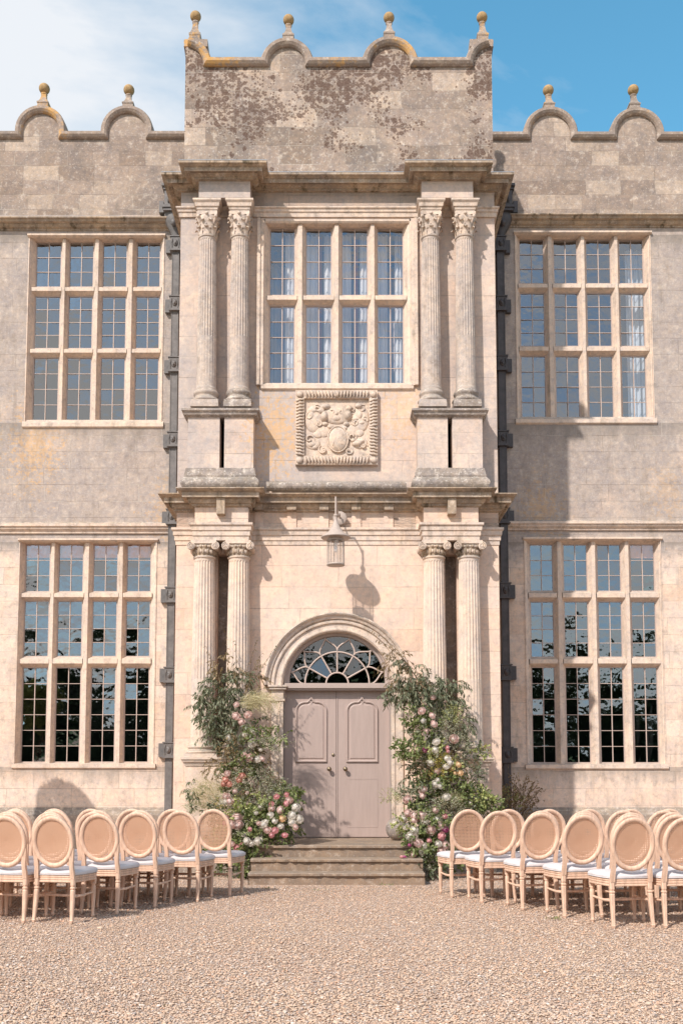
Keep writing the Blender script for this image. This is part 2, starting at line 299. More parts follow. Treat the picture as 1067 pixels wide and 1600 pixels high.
def canemat():
    m, nt = newmat('woven_cane')
    t = node(nt, 'ShaderNodeTexCoord').outputs['Object']
    s = node(nt, 'ShaderNodeSeparateXYZ', {0: t})
    fs = []
    for i in (0, 2):
        fr = math_(nt, 'FRACT', math_(nt, 'MULTIPLY', s.outputs[i], 62.0))
        fs.append(math_(nt, 'GREATER_THAN', fr, 0.50))
    hole = math_(nt, 'MULTIPLY', fs[0], fs[1])
    n = node(nt, 'ShaderNodeTexNoise', {'Vector': t, 'Scale': 5.0, 'Detail': 4.0}).outputs[0]
    c = mixc(nt, n, (0.54, 0.30, 0.185), (0.68, 0.43, 0.29))
    b = node(nt, 'ShaderNodeBsdfPrincipled', {'Base Color': c, 'Roughness': 0.6})
    tl = node(nt, 'ShaderNodeBsdfTranslucent', {'Color': c})
    b2 = node(nt, 'ShaderNodeMixShader', {0: 0.3, 1: b.outputs[0], 2: tl.outputs[0]})
    tr = node(nt, 'ShaderNodeBsdfTransparent')
    mx = node(nt, 'ShaderNodeMixShader', {0: hole, 1: b2.outputs[0], 2: tr.outputs[0]})
    node(nt, 'ShaderNodeOutputMaterial', {'Surface': mx.outputs[0]})
    return m
M['cane'] = canemat()

def gravelmat():
    m, nt = newmat('pea_gravel')
    pos = node(nt, 'ShaderNodeNewGeometry').outputs['Position']
    v1 = node(nt, 'ShaderNodeTexVoronoi', {'Vector': pos, 'Scale': 48.0})
    v2 = node(nt, 'ShaderNodeTexVoronoi', {'Vector': pos, 'Scale': 90.0})
    r1 = node(nt, 'ShaderNodeSeparateColor', {0: v1.outputs['Color']})
    c = mixc(nt, r1.outputs[0], (0.40, 0.275, 0.20), (0.58, 0.415, 0.315))
    c = mixc(nt, ramp(nt, r1.outputs[1], 0.84, 0.9), c, (0.74, 0.66, 0.58))
    c = mixc(nt, ramp(nt, r1.outputs[2], 0.86, 0.9), c, (0.34, 0.27, 0.23))
    c = mixc(nt, ramp(nt, v1.outputs['Distance'], 0.35, 0.7), c, (0.27, 0.18, 0.13))
    big = node(nt, 'ShaderNodeTexNoise', {'Vector': pos, 'Scale': 0.7, 'Detail': 4.0}).outputs[0]
    c = mixc(nt, ramp(nt, big, 0.4, 0.7, 0.0, 0.25), c, (0.62, 0.50, 0.42))
    h = math_(nt, 'ADD', math_(nt, 'MULTIPLY', v1.outputs['Distance'], -1.0), math_(nt, 'MULTIPLY', v2.outputs['Distance'], -0.4))
    finish(nt, c, 0.85, h, 0.9, 0.012, spec=0.2)
    return m
M['gravel'] = gravelmat()
def pebblemat():
    m, nt = newmat('pebble_stones')
    g = node(nt, 'ShaderNodeNewGeometry')
    f = g.outputs['Random Per Island']
    f2 = node(nt, 'ShaderNodeTexWhiteNoise', {'W': f}, noise_dimensions='1D').outputs[0]
    f3 = node(nt, 'ShaderNodeTexWhiteNoise', {'W': math_(nt, 'ADD', f, 7.0)}, noise_dimensions='1D').outputs[0]
    c = mixc(nt, f, (0.51, 0.36, 0.255), (0.63, 0.465, 0.34))
    pos = g.outputs['Position']
    big = node(nt, 'ShaderNodeTexNoise', {'Vector': pos, 'Scale': 0.9, 'Detail': 5.0, 'Roughness': 0.6}).outputs[0]
    c = mixc(nt, ramp(nt, big, 0.42, 0.62, 0.0, 0.4), c, (0.50, 0.375, 0.30))
    c = mixc(nt, ramp(nt, f2, 0.88, 0.92), c, (0.68, 0.57, 0.49))
    c = mixc(nt, ramp(nt, f3, 0.86, 0.9), c, (0.42, 0.345, 0.30))
    c = mixc(nt, ramp(nt, f3, 0.12, 0.08), c, (0.64, 0.40, 0.27))
    finish(nt, c, 0.75, spec=0.25)
    return m
M['pebble'] = pebblemat()

# ------------------------------------------------------------------ mesh building
class MB:
    def __init__(s): s.v = []; s.f = []; s.sm = []
    def add(s, vs, fs, smooth=False):
        b = len(s.v); s.v.extend([tuple(p) for p in vs])
        for f in fs: s.f.append(tuple(b + i for i in f)); s.sm.append(smooth)
        return s
    def box(s, x0, x1, y0, y1, z0, z1):
        vs = [(x, y, z) for x in (x0, x1) for y in (y0, y1) for z in (z0, z1)]
        return s.add(vs, [(0, 1, 3, 2), (4, 6, 7, 5), (0, 4, 5, 1), (2, 3, 7, 6), (0, 2, 6, 4), (1, 5, 7, 3)])
    def quad(s, a, b, c, d): return s.add([a, b, c, d], [(0, 1, 2, 3)])
    def grid(s, pts, close_u=False, close_v=False, smooth=True):
        n, m = len(pts), len(pts[0]); vs = [p for r in pts for p in r]; fs = []
        for i in range(n if close_u else n - 1):
            for j in range(m if close_v else m - 1):
                a, b = i, (i + 1) % n; c, d = j, (j + 1) % m
                fs.append((a * m + c, b * m + c, b * m + d, a * m + d))
        return s.add(vs, fs, smooth)
    def lathe(s, prof, cx, cy, seg=24, smooth=True, fl=None):
        # prof: list of (r, z); fl(angle, k) multiplies the radius
        rows = []
        for k, (r, z) in enumerate(prof):
            rows.append([(cx + r * (fl(2 * math.pi * i / seg, k) if fl else 1) * math.cos(2 * math.pi * i / seg),
                          cy + r * (fl(2 * math.pi * i / seg, k) if fl else 1) * math.sin(2 * math.pi * i / seg), z) for i in range(seg)])
        return s.grid(rows, close_v=True, smooth=smooth)
    def tube(s, path, rad, seg=8, smooth=True, cap=True):
        path = [Vector(p) for p in path]; n = len(path)
        rs = rad if isinstance(rad, (list, tuple)) else [rad] * n
        up = Vector((0, 0, 1)); rows = []; prev = None
        for i, p in enumerate(path):
            d = (path[min(i + 1, n - 1)] - path[max(i - 1, 0)])
            if d.length < 1e-9: d = Vector((0, 0, 1))
            d.normalize()
            if prev is None:
                a = d.cross(up)
                if a.length < 0.05: a = d.cross(Vector((1, 0, 0)))
            else: a = prev - d * prev.dot(d)
            a.normalize(); prev = a; b = d.cross(a)
            rows.append([tuple(p + (a * math.cos(2 * math.pi * k / seg) + b * math.sin(2 * math.pi * k / seg)) * rs[i]) for k in range(seg)])
        s.grid(rows, close_v=True, smooth=smooth)
        if cap:
            s.add(rows[0], [tuple(range(seg))]); s.add(rows[-1], [tuple(reversed(range(seg)))])
        return s
    def ell(s, c, r, nu=10, nv=8, smooth=True):
        rows = []
        for j in range(nv + 1):
            t = math.pi * j / nv; t = min(max(t, 0.02), math.pi - 0.02)
            rows.append([(c[0] + r[0] * math.sin(t) * math.cos(2 * math.pi * i / nu), c[1] + r[1] * math.sin(t) * math.sin(2 * math.pi * i / nu), c[2] + r[2] * math.cos(t)) for i in range(nu)])
        return s.grid(rows, close_v=True, smooth=smooth)
    def build(s, name, mat, parent=None, origin=None, bevel=0.0):
        a = np.array(s.v, dtype=float)
        if origin is None:
            if parent is not None and parent.get('own'): origin = WORLDLOC[parent.name]
            else:
                lo, hi = a.min(0), a.max(0); origin = ((lo[0] + hi[0]) / 2, (lo[1] + hi[1]) / 2, lo[2])
        o = Vector(origin)
        me = bpy.data.meshes.new(name)
        me.from_pydata([tuple(p) for p in (a - np.array(origin))], [], s.f)
        me.polygons.foreach_set('use_smooth', s.sm)
        me.materials.append(mat); me.update()
        ob = bpy.data.objects.new(name, me); COL.objects.link(ob)
        if parent is not None:
            ob.parent = parent; ob.location = o - WORLDLOC[parent.name]
        else: ob.location = o
        WORLDLOC[ob.name] = o
        if bevel > 0:
            bv = ob.modifiers.new('soft_edges', 'BEVEL'); bv.width = bevel; bv.segments = 2; bv.limit_method = 'ANGLE'; bv.angle_limit = R(40)
        return ob
WORLDLOC = {}
def empty(name, loc, rz=0.0):
    o = bpy.data.objects.new(name, None); COL.objects.link(o); o.location = loc; o.rotation_euler = (0, 0, rz)
    o.empty_display_size = 0.2
    WORLDLOC[o.name] = Vector(loc); return o
def tag(o, label=None, cat=None, group=None, kind=None):
    if label: o['label'] = label
    if cat: o['category'] = cat
    if group: o['group'] = group
    if kind: o['kind'] = kind
    return o

def sweep(mb, path, prof, closed=False):
    """mitred moulding: path (x, y) with the outside on the right-hand side, prof (out, z) from top to bottom"""
    n = len(path); P2 = [Vector(p) for p in path]; rows = []
    def nrm(a, b): d = (b - a).normalized(); return Vector((d.y, -d.x))
    for i in range(n):
        if i == 0: m = nrm(P2[0], P2[1])
        elif i == n - 1: m = nrm(P2[-2], P2[-1])
        else:
            n1, n2 = nrm(P2[i - 1], P2[i]), nrm(P2[i], P2[i + 1]); m = (n1 + n2) / (1 + n1.dot(n2))
        rows.append([(P2[i].x + m.x * o, P2[i].y + m.y * o, z) for o, z in prof])
    return mb.grid(rows, smooth=False)

def wall_front(mb, x0, x1, z0, z1, y, holes, deep):
    """front face with rectangular openings and their reveals"""
    xs = sorted({x0, x1, *[h[0] for h in holes], *[h[1] for h in holes]}); zs = sorted({z0, z1, *[h[2] for h in holes], *[h[3] for h in holes]})
    for i in range(len(xs) - 1):
        for j in range(len(zs) - 1):
            cx, cz = (xs[i] + xs[i + 1]) / 2, (zs[j] + zs[j + 1]) / 2
            if any(h[0] < cx < h[1] and h[2] < cz < h[3] for h in holes): continue
            mb.quad((xs[i], y, zs[j]), (xs[i + 1], y, zs[j]), (xs[i + 1], y, zs[j + 1]), (xs[i], y, zs[j + 1]))
            mb.quad((xs[i], y + deep, zs[j]), (xs[i + 1], y + deep, zs[j]), (xs[i + 1], y + deep, zs[j + 1]), (xs[i], y + deep, zs[j + 1]))
    for (a, b, c, d) in holes:
        mb.quad((a, y, c), (a, y + deep, c), (a, y + deep, d), (a, y, d)); mb.quad((b, y, c), (b, y + deep, c), (b, y + deep, d), (b, y, d))
        mb.quad((a, y, c), (b, y, c), (b, y + deep, c), (a, y + deep, c)); mb.quad((a, y, d), (b, y, d), (b, y + deep, d), (a, y + deep, d))

# ------------------------------------------------------------------ ground
XL, XR = -2.452, 2.335
mb = MB(); mb.quad((-400, -400, 0), (400, -400, 0), (400, 400, 0), (-400, 400, 0))
tag(mb.build('lawn', M['lawn']), kind='structure')
mb = MB(); mb.quad((-30, -14, 0.006), (30, -14, 0.006), (30, 17.28, 0.006), (-30, 17.28, 0.006))
tag(mb.build('gravel_forecourt', M['gravel']), kind='structure')

# ------------------------------------------------------------------ the house
house = empty('manor_house', (-0.06, DP, 0))
tag(house, 'old pale limestone manor house with tall mullioned windows, paired columns and round-topped parapet', 'mansion')

def make_window(cols, rows, outer, D, panes, label, glass, flip=False, hood=True, wob=0.014, seed=0):
    """cols: [(x0,x1)] glass in metres; rows: [(z0,z1)] top to bottom; outer (x0,x1,z0,z1) opening"""
    rr = random.Random(seed)
    ox0, ox1, oz0, oz1 = outer
    yf = D + 0.035; yg = D + 0.145; yb = D + 0.24
    b = MB()
    # chamfered bars: section = front nose narrow, wide at the back
    def vbar(xa, xb, z0, z1, front=yf, nose=None):
        c = (xa + xb) / 2; nz = nose or (xb - xa) * 0.19
        sec = [(xa, yb), (xa, yg - 0.02), (c - nz, front), (c + nz, front), (xb, yg - 0.02), (xb, yb)]
        b.grid([[(x, y, z0) for x, y in sec], [(x, y, z1) for x, y in sec]], close_v=True, smooth=False)
    def hbar(za, zb, x0, x1, front=yf):
        c = (za + zb) / 2; nz = (zb - za) * 0.2
        sec = [(za, yb), (za, yg - 0.02), (c - nz, front), (c + nz * 1.2, front), (zb, yg - 0.02), (zb, yb)]
        b.grid([[(x0, y, z) for z, y in sec], [(x1, y, z) for z, y in sec]], close_v=True, smooth=False)
    nC, nR = len(cols), len(rows)
    for i in range(nC - 1): vbar(cols[i][1] + 0.018, cols[i + 1][0] - 0.018, oz0, oz1)
    for j in range(nR - 1):
        zt, zb2 = rows[j][0] - 0.018, rows[j + 1][1] + 0.018
        for i in range(nC):
            hbar(zb2, zt, cols[i][0] - 0.05, cols[i][1] + 0.05, yf + 0.004)
    # outer jambs and head: splayed
    for (xa, xb) in ((ox0, cols[0][0] - 0.018), (ox1, cols[-1][1] + 0.018)):
        m1 = xa + (xb - xa) * 0.42
        sec = [(xa, yb), (xa, D - 0.012), (xa + (xb - xa) * 0.18, D - 0.012), (xa + (xb - xa) * 0.22, D + 0.02), (m1, D + 0.03), (xb, yg - 0.02), (xb, yb)]
        b.grid([[(x, y, oz0) for x, y in sec], [(x, y, oz1) for x, y in sec]], smooth=False)
    za, zb = oz1, rows[0][1] + 0.018
    sec = [(za, yb), (za, D - 0.05 if hood else D - 0.012), (za - 0.03, D - 0.05 if hood else D - 0.012), (za - 0.055, D + 0.01), (za + (zb - za) * 0.62, D + 0.03), (zb, yg - 0.02), (zb, yb)]
    b.grid([[(ox0 - 0.02, y, z) for z, y in sec], [(ox1 + 0.02, y, z) for z, y in sec]], smooth=False)
    za, zb = oz0, rows[-1][0] - 0.018
    sec = [(zb, yb), (zb, yg - 0.02), (zb - 0.01, D + 0.03), (za + 0.01, D - 0.035), (za - 0.05, D - 0.035), (za - 0.075, D + 0.005)]
    b.grid([[(ox0 - 0.03, y, z) for z, y in sec], [(ox1 + 0.03, y, z) for z, y in sec]], smooth=False)
    w = b.build('window', M['window'], house)
    if label: w['label'] = label
    g = MB(); panelist = []; t = 0.009
    for j, (z0, z1) in enumerate(rows):
        for i, (x0, x1) in enumerate(cols):
            # iron frame
            e = 0.018; cs = yg - 0.012
            g.box(x0 - e, x0, cs, cs + 0.03, z0 - e, z1 + e); g.box(x1, x1 + e, cs, cs + 0.03, z0 - e, z1 + e)
            g.box(x0, x1, cs, cs + 0.03, z0 - e, z0); g.box(x0, x1, cs, cs + 0.03, z1, z1 + e)
            nr = panes[j]; zc = [z0 + (z1 - z0) * k / nr for k in range(nr + 1)]; xc = [x0, (x0 + x1) / 2, x1]
            g.box(xc[1] - t / 2 - 0.002, xc[1] + t / 2 + 0.002, cs + 0.004, cs + 0.022, z0, z1)
            for k in range(1, nr): g.box(x0, x1, cs + 0.006, cs + 0.020, zc[k] - t / 2, zc[k] + t / 2)
            lx, lz = rr.gauss(0, wob * 0.7), rr.gauss(0, wob * 0.7)
            p = MB(); panelist.append(p)
            for a in range(2):
                for k in range(nr):
                    tx, tz = lx + rr.gauss(0, wob), lz + rr.gauss(0, wob)
                    cx, cz = (xc[a] + xc[a + 1]) / 2, (zc[k] + zc[k + 1]) / 2
                    q = []
                    for (qx, qz) in ((xc[a], zc[k]), (xc[a + 1], zc[k]), (xc[a + 1], zc[k + 1]), (xc[a], zc[k + 1])):
                        q.append((qx, yg + 0.006 + (qx - cx) * tx + (qz - cz) * tz, qz))
                    p.add(q, [(0, 1, 2, 3)])
    g.build('glazing_bars', M['bars'], w)
    for p in panelist: p.build('pane', glass, w)
    return w

def pxcols(prs, y, D): return [(X(a, y, D + 0.14), X(b, y, D + 0.14)) for a, b in prs]
def pxrows(prs, D): return [(Z(b, D + 0.14), Z(a, D + 0.14)) for a, b in prs]

winspec = dict(
  UL=dict(c=[(58, 95.5), (110, 146), (162, 198), (215, 250)], cy=414, r=[(380, 448), (464, 544), (560, 657)], o=(45, 257, 367, 663), oy=414, n=(3, 4, 4)),
  UR=dict(c=[(811.7, 848), (865, 900), (915.5, 952), (967, 1003)], cy=409, r=[(375.6, 442.7), (459, 540.6), (557.3, 652.5)], o=(804, 1016, 362.5, 657), oy=409, n=(3, 4, 4)),
  LL=dict(c=[(39, 76), (91, 128), (145.5, 182), (198, 234)], cy=980, r=[(851.5, 923.7), (940, 1025), (1044, 1190)], o=(28, 244, 842, 1195), oy=980, n=(3, 4, 6)),
  LR=dict(c=[(829.5, 864), (882, 917.5), (935, 970), (987, 1023)], cy=980, r=[(852, 923), (941, 1026), (1043.5, 1191)], o=(820, 1035, 840, 1196), oy=980, n=(3, 4, 6)))
wins = {}
for k, s in winspec.items():
    s['C'] = pxcols(s['c'], s['cy'], DW); s['R'] = pxrows(s['r'], DW)
    s['O'] = (X(s['o'][0], s['oy'], DW), X(s['o'][1], s['oy'], DW), Z(s['o'][3], DW), Z(s['o'][2], DW))
labels = dict(UL='upper storey window on the left wing reflecting blue sky', UR='upper storey window on the right wing with white curtain at its right edge',
              LL='ground floor window on the left wing, dark lower panes, orange pelmet behind top row', LR='ground floor window on the right wing behind the drainpipe and bush')
for i, k in enumerate(winspec):
    s = winspec[k]
    wins[k] = make_window(s['C'], s['R'], s['O'], DW, s['n'], labels[k], M['glass'], seed=i + 3, wob=0.015 if k[0] == 'U' else 0.014)

# wing walls
WX = 9.3
zpar_l, zpar_r = Z(212, DW), Z(213, DW)
zc_top = Z(336, DW)
for side, x0, x1, ks in ((-1, -WX, -1.9, ('UL', 'LL')), (1, 1.8, WX, ('UR', 'LR'))):
    b = MB()
    holes = [winspec[k]['O'] for k in ks]
    wall_front(b, x0, x1, 0.0, zc_top, DW, holes, 0.26)
    xe = x0 if side < 0 else x1
    b.quad((xe, DW, 0), (xe, DW + 8, 0), (xe, DW + 8, zc_top), (xe, DW, zc_top))
    b.build('wing_wall', M['wing'], house)
    # dark rooms behind the windows
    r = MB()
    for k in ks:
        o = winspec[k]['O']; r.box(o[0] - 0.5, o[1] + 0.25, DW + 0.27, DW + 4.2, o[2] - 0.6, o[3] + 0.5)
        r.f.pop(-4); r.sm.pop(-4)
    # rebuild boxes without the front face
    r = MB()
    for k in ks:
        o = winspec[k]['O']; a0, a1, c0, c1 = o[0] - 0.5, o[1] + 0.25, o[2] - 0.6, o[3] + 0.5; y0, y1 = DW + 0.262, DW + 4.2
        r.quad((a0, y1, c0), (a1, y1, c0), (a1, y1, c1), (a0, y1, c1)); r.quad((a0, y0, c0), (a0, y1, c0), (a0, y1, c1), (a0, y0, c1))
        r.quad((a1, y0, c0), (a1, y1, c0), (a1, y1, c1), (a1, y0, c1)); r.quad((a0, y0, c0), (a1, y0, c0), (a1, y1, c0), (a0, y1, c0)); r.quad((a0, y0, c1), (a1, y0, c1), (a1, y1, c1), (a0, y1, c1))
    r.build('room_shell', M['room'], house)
    # plinth
    p = MB(); zp = Z(1268, DW)
    p_prof = [(0.0, zp + 0.07), (0.035, zp + 0.02), (0.085, zp - 0.06), (0.085, 0.0)]
    sweep(p, [(x0, DW), (x1, DW)], p_prof)
    p.build('plinth', M['plinth'], house)
    # string course between storeys
    yt, yb2 = (818, 834) if side < 0 else (814.5, 829)
    c = MB(); o = 0.10
    zt, zb = Z(yt, DW - o), Z(yb2, DW)
    h = zt - zb
    sweep(c, [(x0, DW), (x1, DW)], [(0.0, zt + 0.05), (0.06, zt + 0.02), (0.105, zt), (0.105, zt - h * 0.28), (0.08, zt - h * 0.33), (0.075, zt - h * 0.55), (0.035, zt - h * 0.8), (0.03, zb), (0, zb)])
    c.build('string_course', M['trim'], house)
    # cornice below the parapet
    yt, yb2 = (338, 361) if side < 0 else (333, 356)
    c = MB(); o = 0.19
    zt, zb = Z(yt, DW - o), Z(yb2, DW); h = zt - zb
    sweep(c, [(x0, DW), (x1, DW)], [(0.0, zt + 0.09), (o, zt), (o, zt - h * 0.12), (o - .03, zt - h * .2), (o - 0.045, zt - h * 0.38), (o - .06, zt - h * .42), (0.09, zt - h * 0.45), (0.09, zt - h * 0.55), (0.06, zt - h * 0.75), (0.02, zt - h * 0.85), (0.02, zb), (0, zb)])
    c.build('cornice', M['trim_dirty_shaded'], house)

# parapet with round-topped merlons ------------------------------------------------------
def arc(cx, cz, r, a0, a1, n): return [(cx + r * math.cos(a0 + (a1 - a0) * i / n), cz + r * math.sin(a0 + (a1 - a0) * i / n)) for i in range(n + 1)]
def parapet(x0, x1, zb, zt, D, merl, T, mat, cop, side_dir=None, half=(False, False)):
    """merl: (cx, r_inner, r_outer, stilt). wall profile then a projecting coping that follows the merlons."""
    prof = []
    if half[0]: cx, ri, ro, st = merl[0]
    line = []   # top line of wall (inner radius)
    for k, (cx, ri, ro, st) in enumerate(merl):
        pts = [(cx - ri, zt)] + arc(cx, zt + st, ri, math.pi, 0, 20) + [(cx + ri, zt)]
        line += pts
    line = [(x0, zt)] + line + [(x1, zt)]
    if half[0]: line = [p for p in line if p[0] >= x0 - 1e-6]; 
    if half[1]: line = [p for p in line if p[0] <= x1 + 1e-6]
    line = [p for i, p in enumerate(line) if i == 0 or (abs(p[0] - line[i - 1][0]) + abs(p[1] - line[i - 1][1])) > 1e-5]
    if half[0] and line[0][1] == zt and line[0][0] <= x0 + 1e-6: line = line[1:]
    if half[1] and line[-1][1] == zt and line[-1][0] >= x1 - 1e-6: line = line[:-1]
    b = MB()
    n = len(line)
    F = [(x, D, z) for x, z in line]; B = [(x, D + T, z) for x, z in line]
    for i in range(n - 1):
        if abs(line[i + 1][0] - line[i][0]) > 1e-6:
            b.quad((line[i][0], D, zb), (line[i + 1][0], D, zb), F[i + 1], F[i]); b.quad((line[i][0], D + T, zb), (line[i + 1][0], D + T, zb), B[i + 1], B[i])
        b.quad(F[i], F[i + 1], B[i + 1], B[i])
    for e in (0, -1): b.quad((line[e][0], D, zb), (line[e][0], D + T, zb), B[e], F[e])
    # coping: sweep rectangular moulding section along the line with mitres
    c = MB(); th = merl[0][2] - merl[0][1]; rows = []
    pr = 0.03 if mat is None else 0.085
    for i in range(n):
        a = Vector(line[max(i - 1, 0)]); p = Vector(line[i]); d = Vector(line[min(i + 1, n - 1)])
        d1 = (p - a).normalized() if i > 0 else (d - p).normalized(); d2 = (d - p).normalized() if i < n - 1 else d1
        n1, n2 = Vector((-d1.y, d1.x)), Vector((-d2.y, d2.x)); m = (n1 + n2) / max(0.35, (1 + n1.dot(n2)))
        def at(h, y): return (p.x + m.x * h, y, max(p.y + m.y * h, zt + h) if h > 0 else p.y + m.y * h)
        rows.append([at(0.0, D - 0.03), at(0.02, D - pr * 0.7), at(th * 0.45, D - pr), at(th * 0.85, D - pr), at(th, D - pr * 0.6), at(th * 1.05, D + T * 0.5), at(th, D + T + pr * 0.6), at(0.0, D + T + pr * 0.6), at(0.0, D - 0.03)])
    c.grid(rows, smooth=False)
    for e in (rows[0], rows[-1]): c.add(e[:-1], [tuple(range(len(e) - 1))])
    return b, c
def finial(px, py, D, rpx, base_px, parent, xy=None, zfoot=None):
    x, _, z = P(px, py, D); r = rpx * D / FPX
    if xy: x, D = xy
    b = MB()
    zb = Z(base_px, D) if zfoot is None else zfoot
    w = r * 0.98
    zm = z - r * 0.9; H_ = zm - zb
    # pedestal with concave neck
    rows = []
    for t, k in ((0, 1.0), (0.36, 0.97), (0.40, 1.08), (0.46, 1.08), (0.5, 0.86), (0.62, 0.62), (0.78, 0.46), (0.90, 0.46)):
        zz = zb + H_ * t; ww = w * k
        rows.append([(x - ww, D - ww, zz), (x + ww, D - ww, zz), (x + ww, D + ww, zz), (x - ww, D + ww, zz)])
    b.grid(rows, close_v=True, smooth=False)
    b.lathe([(w * 0.42, zb + H_ * 0.88), (w * 0.62, zb + H_ * 0.93), (w * 0.62, zb + H_ * 0.97), (w * 0.4, zb + H_ * 1.0), (w * 0.3, zb + H_ * 1.1)], x, D, 14)
    f = b.build('finial', M['coping'], parent)
    s = MB(); s.ell((x, D, z), (r, r, r * 0.97), 22, 16)
    s.build('stone_ball', M['ball'], f)
    return f

Tm = 0.30
wings_par = [(-1, [(28, 111, 36.5, 93, 163, 70, 138.8), (157.5, 243, 170, 229, 163, 202, 141)], -WX, -1.9, 212),
             (1, [(814.5, 902, 828, 890, 165, 856, 141.5), (948, 1033, 962.6, 1024.6, 166, 988.5, 141)], 1.8, WX, 213)]
for side, ms, x0, x1, ycop in wings_par:
    zt = Z(ycop + 6, DW); merl = []; fin = []
    for (o0, o1, i0, i1, ytop, fx, fy) in ms:
        cx = (X(i0, 200, DW) + X(i1, 200, DW)) / 2; ri = (X(i1, 200, DW) - X(i0, 200, DW)) / 2; ro = ri + 0.125
        st = Z(ytop, DW - 0.08) - 0.125 - zt - ri
        merl.append((cx, ri, ro, st)); fin.append((fx, fy, cx, zt + st + ro))
    sp = abs(merl[1][0] - merl[0][0])
    ext = merl[0] if side < 0 else merl[1]
    extra = (ext[0] + side * sp, ext[1], ext[2], ext[3]); merl = ([extra] + merl) if side < 0 else (merl + [extra])
    b, c = parapet(x0, x1, zc_top, zt, DW, merl, Tm, M['parapet'], M['coping'])
    pr = b.build('parapet', M['parapet'], house)
    c.build('coping', M['coping'], pr)
    for (fx, fy, cx, zz) in fin:
        finial(fx, fy, DW + 0.15, 8.9, 0, house, xy=None, zfoot=zz - 0.02)
    e = MB()

# tower parapet ------------------------------------------------------------------
DT = DP + 0.1
TL, TR = X(289, 180, DT), X(769, 180, DT)
ztT = Z(105, DT); zbT = Z(256, DT)
mt = []
for (i0, i1, ytop) in ((255.5, 322.6, 53), (416.7, 481, 56), (576.5, 642, 54), (735.5, 801, 53)):
    a0, a1 = X(i0, 90, DT), X(i1, 90, DT)
    mt.append([(a0 + a1) / 2, (a1 - a0) / 2, (a1 - a0) / 2 + 0.125, 0.0])
for m_, yt_ in zip(mt, (56, 57, 54.5, 56)):
    m_[3] = Z(yt_, DT - 0.08) - 0.125 - ztT - m_[1]
    if m_[3] < 0.04: m_[1] -= 0.04 - m_[3]; m_[2] = m_[1] + 0.125; m_[3] = 0.04
b, c = parapet(TL, TR, zbT - 0.15, ztT, DT, mt, 0.32, M['tower'], M['coping'], half=(True, True))
tp = b.build('tower_parapet', M['tower'], house); c.build('coping', M['coping'], tp)
# side parapets of the tower, running back to the wing roofs
for sx_, xs in ((-1, TL), (1, TR)):
    L = 2.35
    ms = [[0.33 - 0.0, 0.31, 0.435, mt[0][3]], [1.30, 0.31, 0.435, mt[0][3]], [L - 0.05, 0.31, 0.435, mt[0][3]]]
    ms[0][0] = 0.0
    b, c = parapet(0.0, L, zbT - 0.15, ztT, 0.0, ms, 0.32, None, None, half=(True, True))
    for q in (b, c):
        q.v = [((xs - (-1) * sx_ * 0 + (-sx_) * v[1]) if True else 0, DT + v[0], v[2]) for v in q.v]
    # trim the pieces that would overlap the front parapet
    for q in (b,): q.v = [(v[0], max(v[1], DT + 0.002), v[2] - 0.001) for v in q.v]
    for q in (c,): q.v = [(v[0], v[1], v[2] - 0.003) for v in q.v]
    sp_ = b.build('tower_parapet', M['tower'], house); c.build('coping', M['coping'], sp_)
    # tower flank below
    finial(0, 0, 1, 1, 0, house, xy=(xs - sx_ * 0.15, DT + 1.3), zfoot=ztT + mt[0][3] + 0.43) if False else None
for (fx, fy, k) in ((306, 26, 0), (451, 31.5, 1), (607.5, 28, 2), (752.6, 27.5, 3)):
    cx = mt[k][0]
    if k == 0: cx = TL + 0.17
    if k == 3: cx = TR - 0.17
    finial(fx, fy, DT + 0.15, 9.0, 0, house, zfoot=ztT + mt[k][3] + mt[k][2] - (0.05 if k in (0, 3) else 0.02))
for xs in (TL + 0.16, TR - 0.16):
    z = Z(27, DT + 0.15); r = 9.0 * DT / FPX
    b = MB(); zb = ztT + mt[0][3] + 0.41; w = r
    rows = []
    for t, k in ((0, 1.0), (0.36, 0.97), (0.40, 1.08), (0.46, 1.08), (0.5, 0.86), (0.62, 0.62), (0.78, 0.46), (1.0, 0.46)):
        zz = zb + (z - r * 0.9 - zb) * t; ww = w * k; yy = DT + 1.30
        rows.append([(xs - ww, yy - ww, zz), (xs + ww, yy - ww, zz), (xs + ww, yy + ww, zz), (xs - ww, yy + ww, zz)])
    b.grid(rows, close_v=True, smooth=False); f = b.build('finial', M['coping'], house)
    s = MB(); s.ell((xs, DT + 1.30, z), (r, r, r), 20, 14); s.build('stone_ball', M['ball'], f)

# ------------------------------------------------------------------ porch walls
UWO = (X(412, 480, DP), X(642, 480, DP), Z(603, DP), Z(343, DP))
cxA = X(526.8, 1070, DP); zsp = Z(1071, DP)
R_in = 0.80                      # stone arch opening radius
JX0, JX1 = cxA - R_in, cxA + R_in
z_land = 0.455
zfr = Z(258, DP)
slots = [(X(343.2, 700, DP) , X(351, 700, DP), Z(736, DP), Z(652, DP)), (X(699, 700, DP), X(706.5, 700, DP), Z(736, DP), Z(652, DP))]
zmid = 5.2
def zb_up(py): return Z(py, DP - 0.30 - 0.26)
hol = []
_unused = [(X(346, 320, DP), X(357, 320, DP), Z(352, DP), Z(311, DP)), (X(689.5, 320, DP), X(703, 320, DP), Z(352, DP), Z(311, DP))]
b = MB()
zPT = zb_up(250.5)
wall_front(b, XL, XR, zmid, zPT, DP, [UWO] + slots + hol, 0.30)
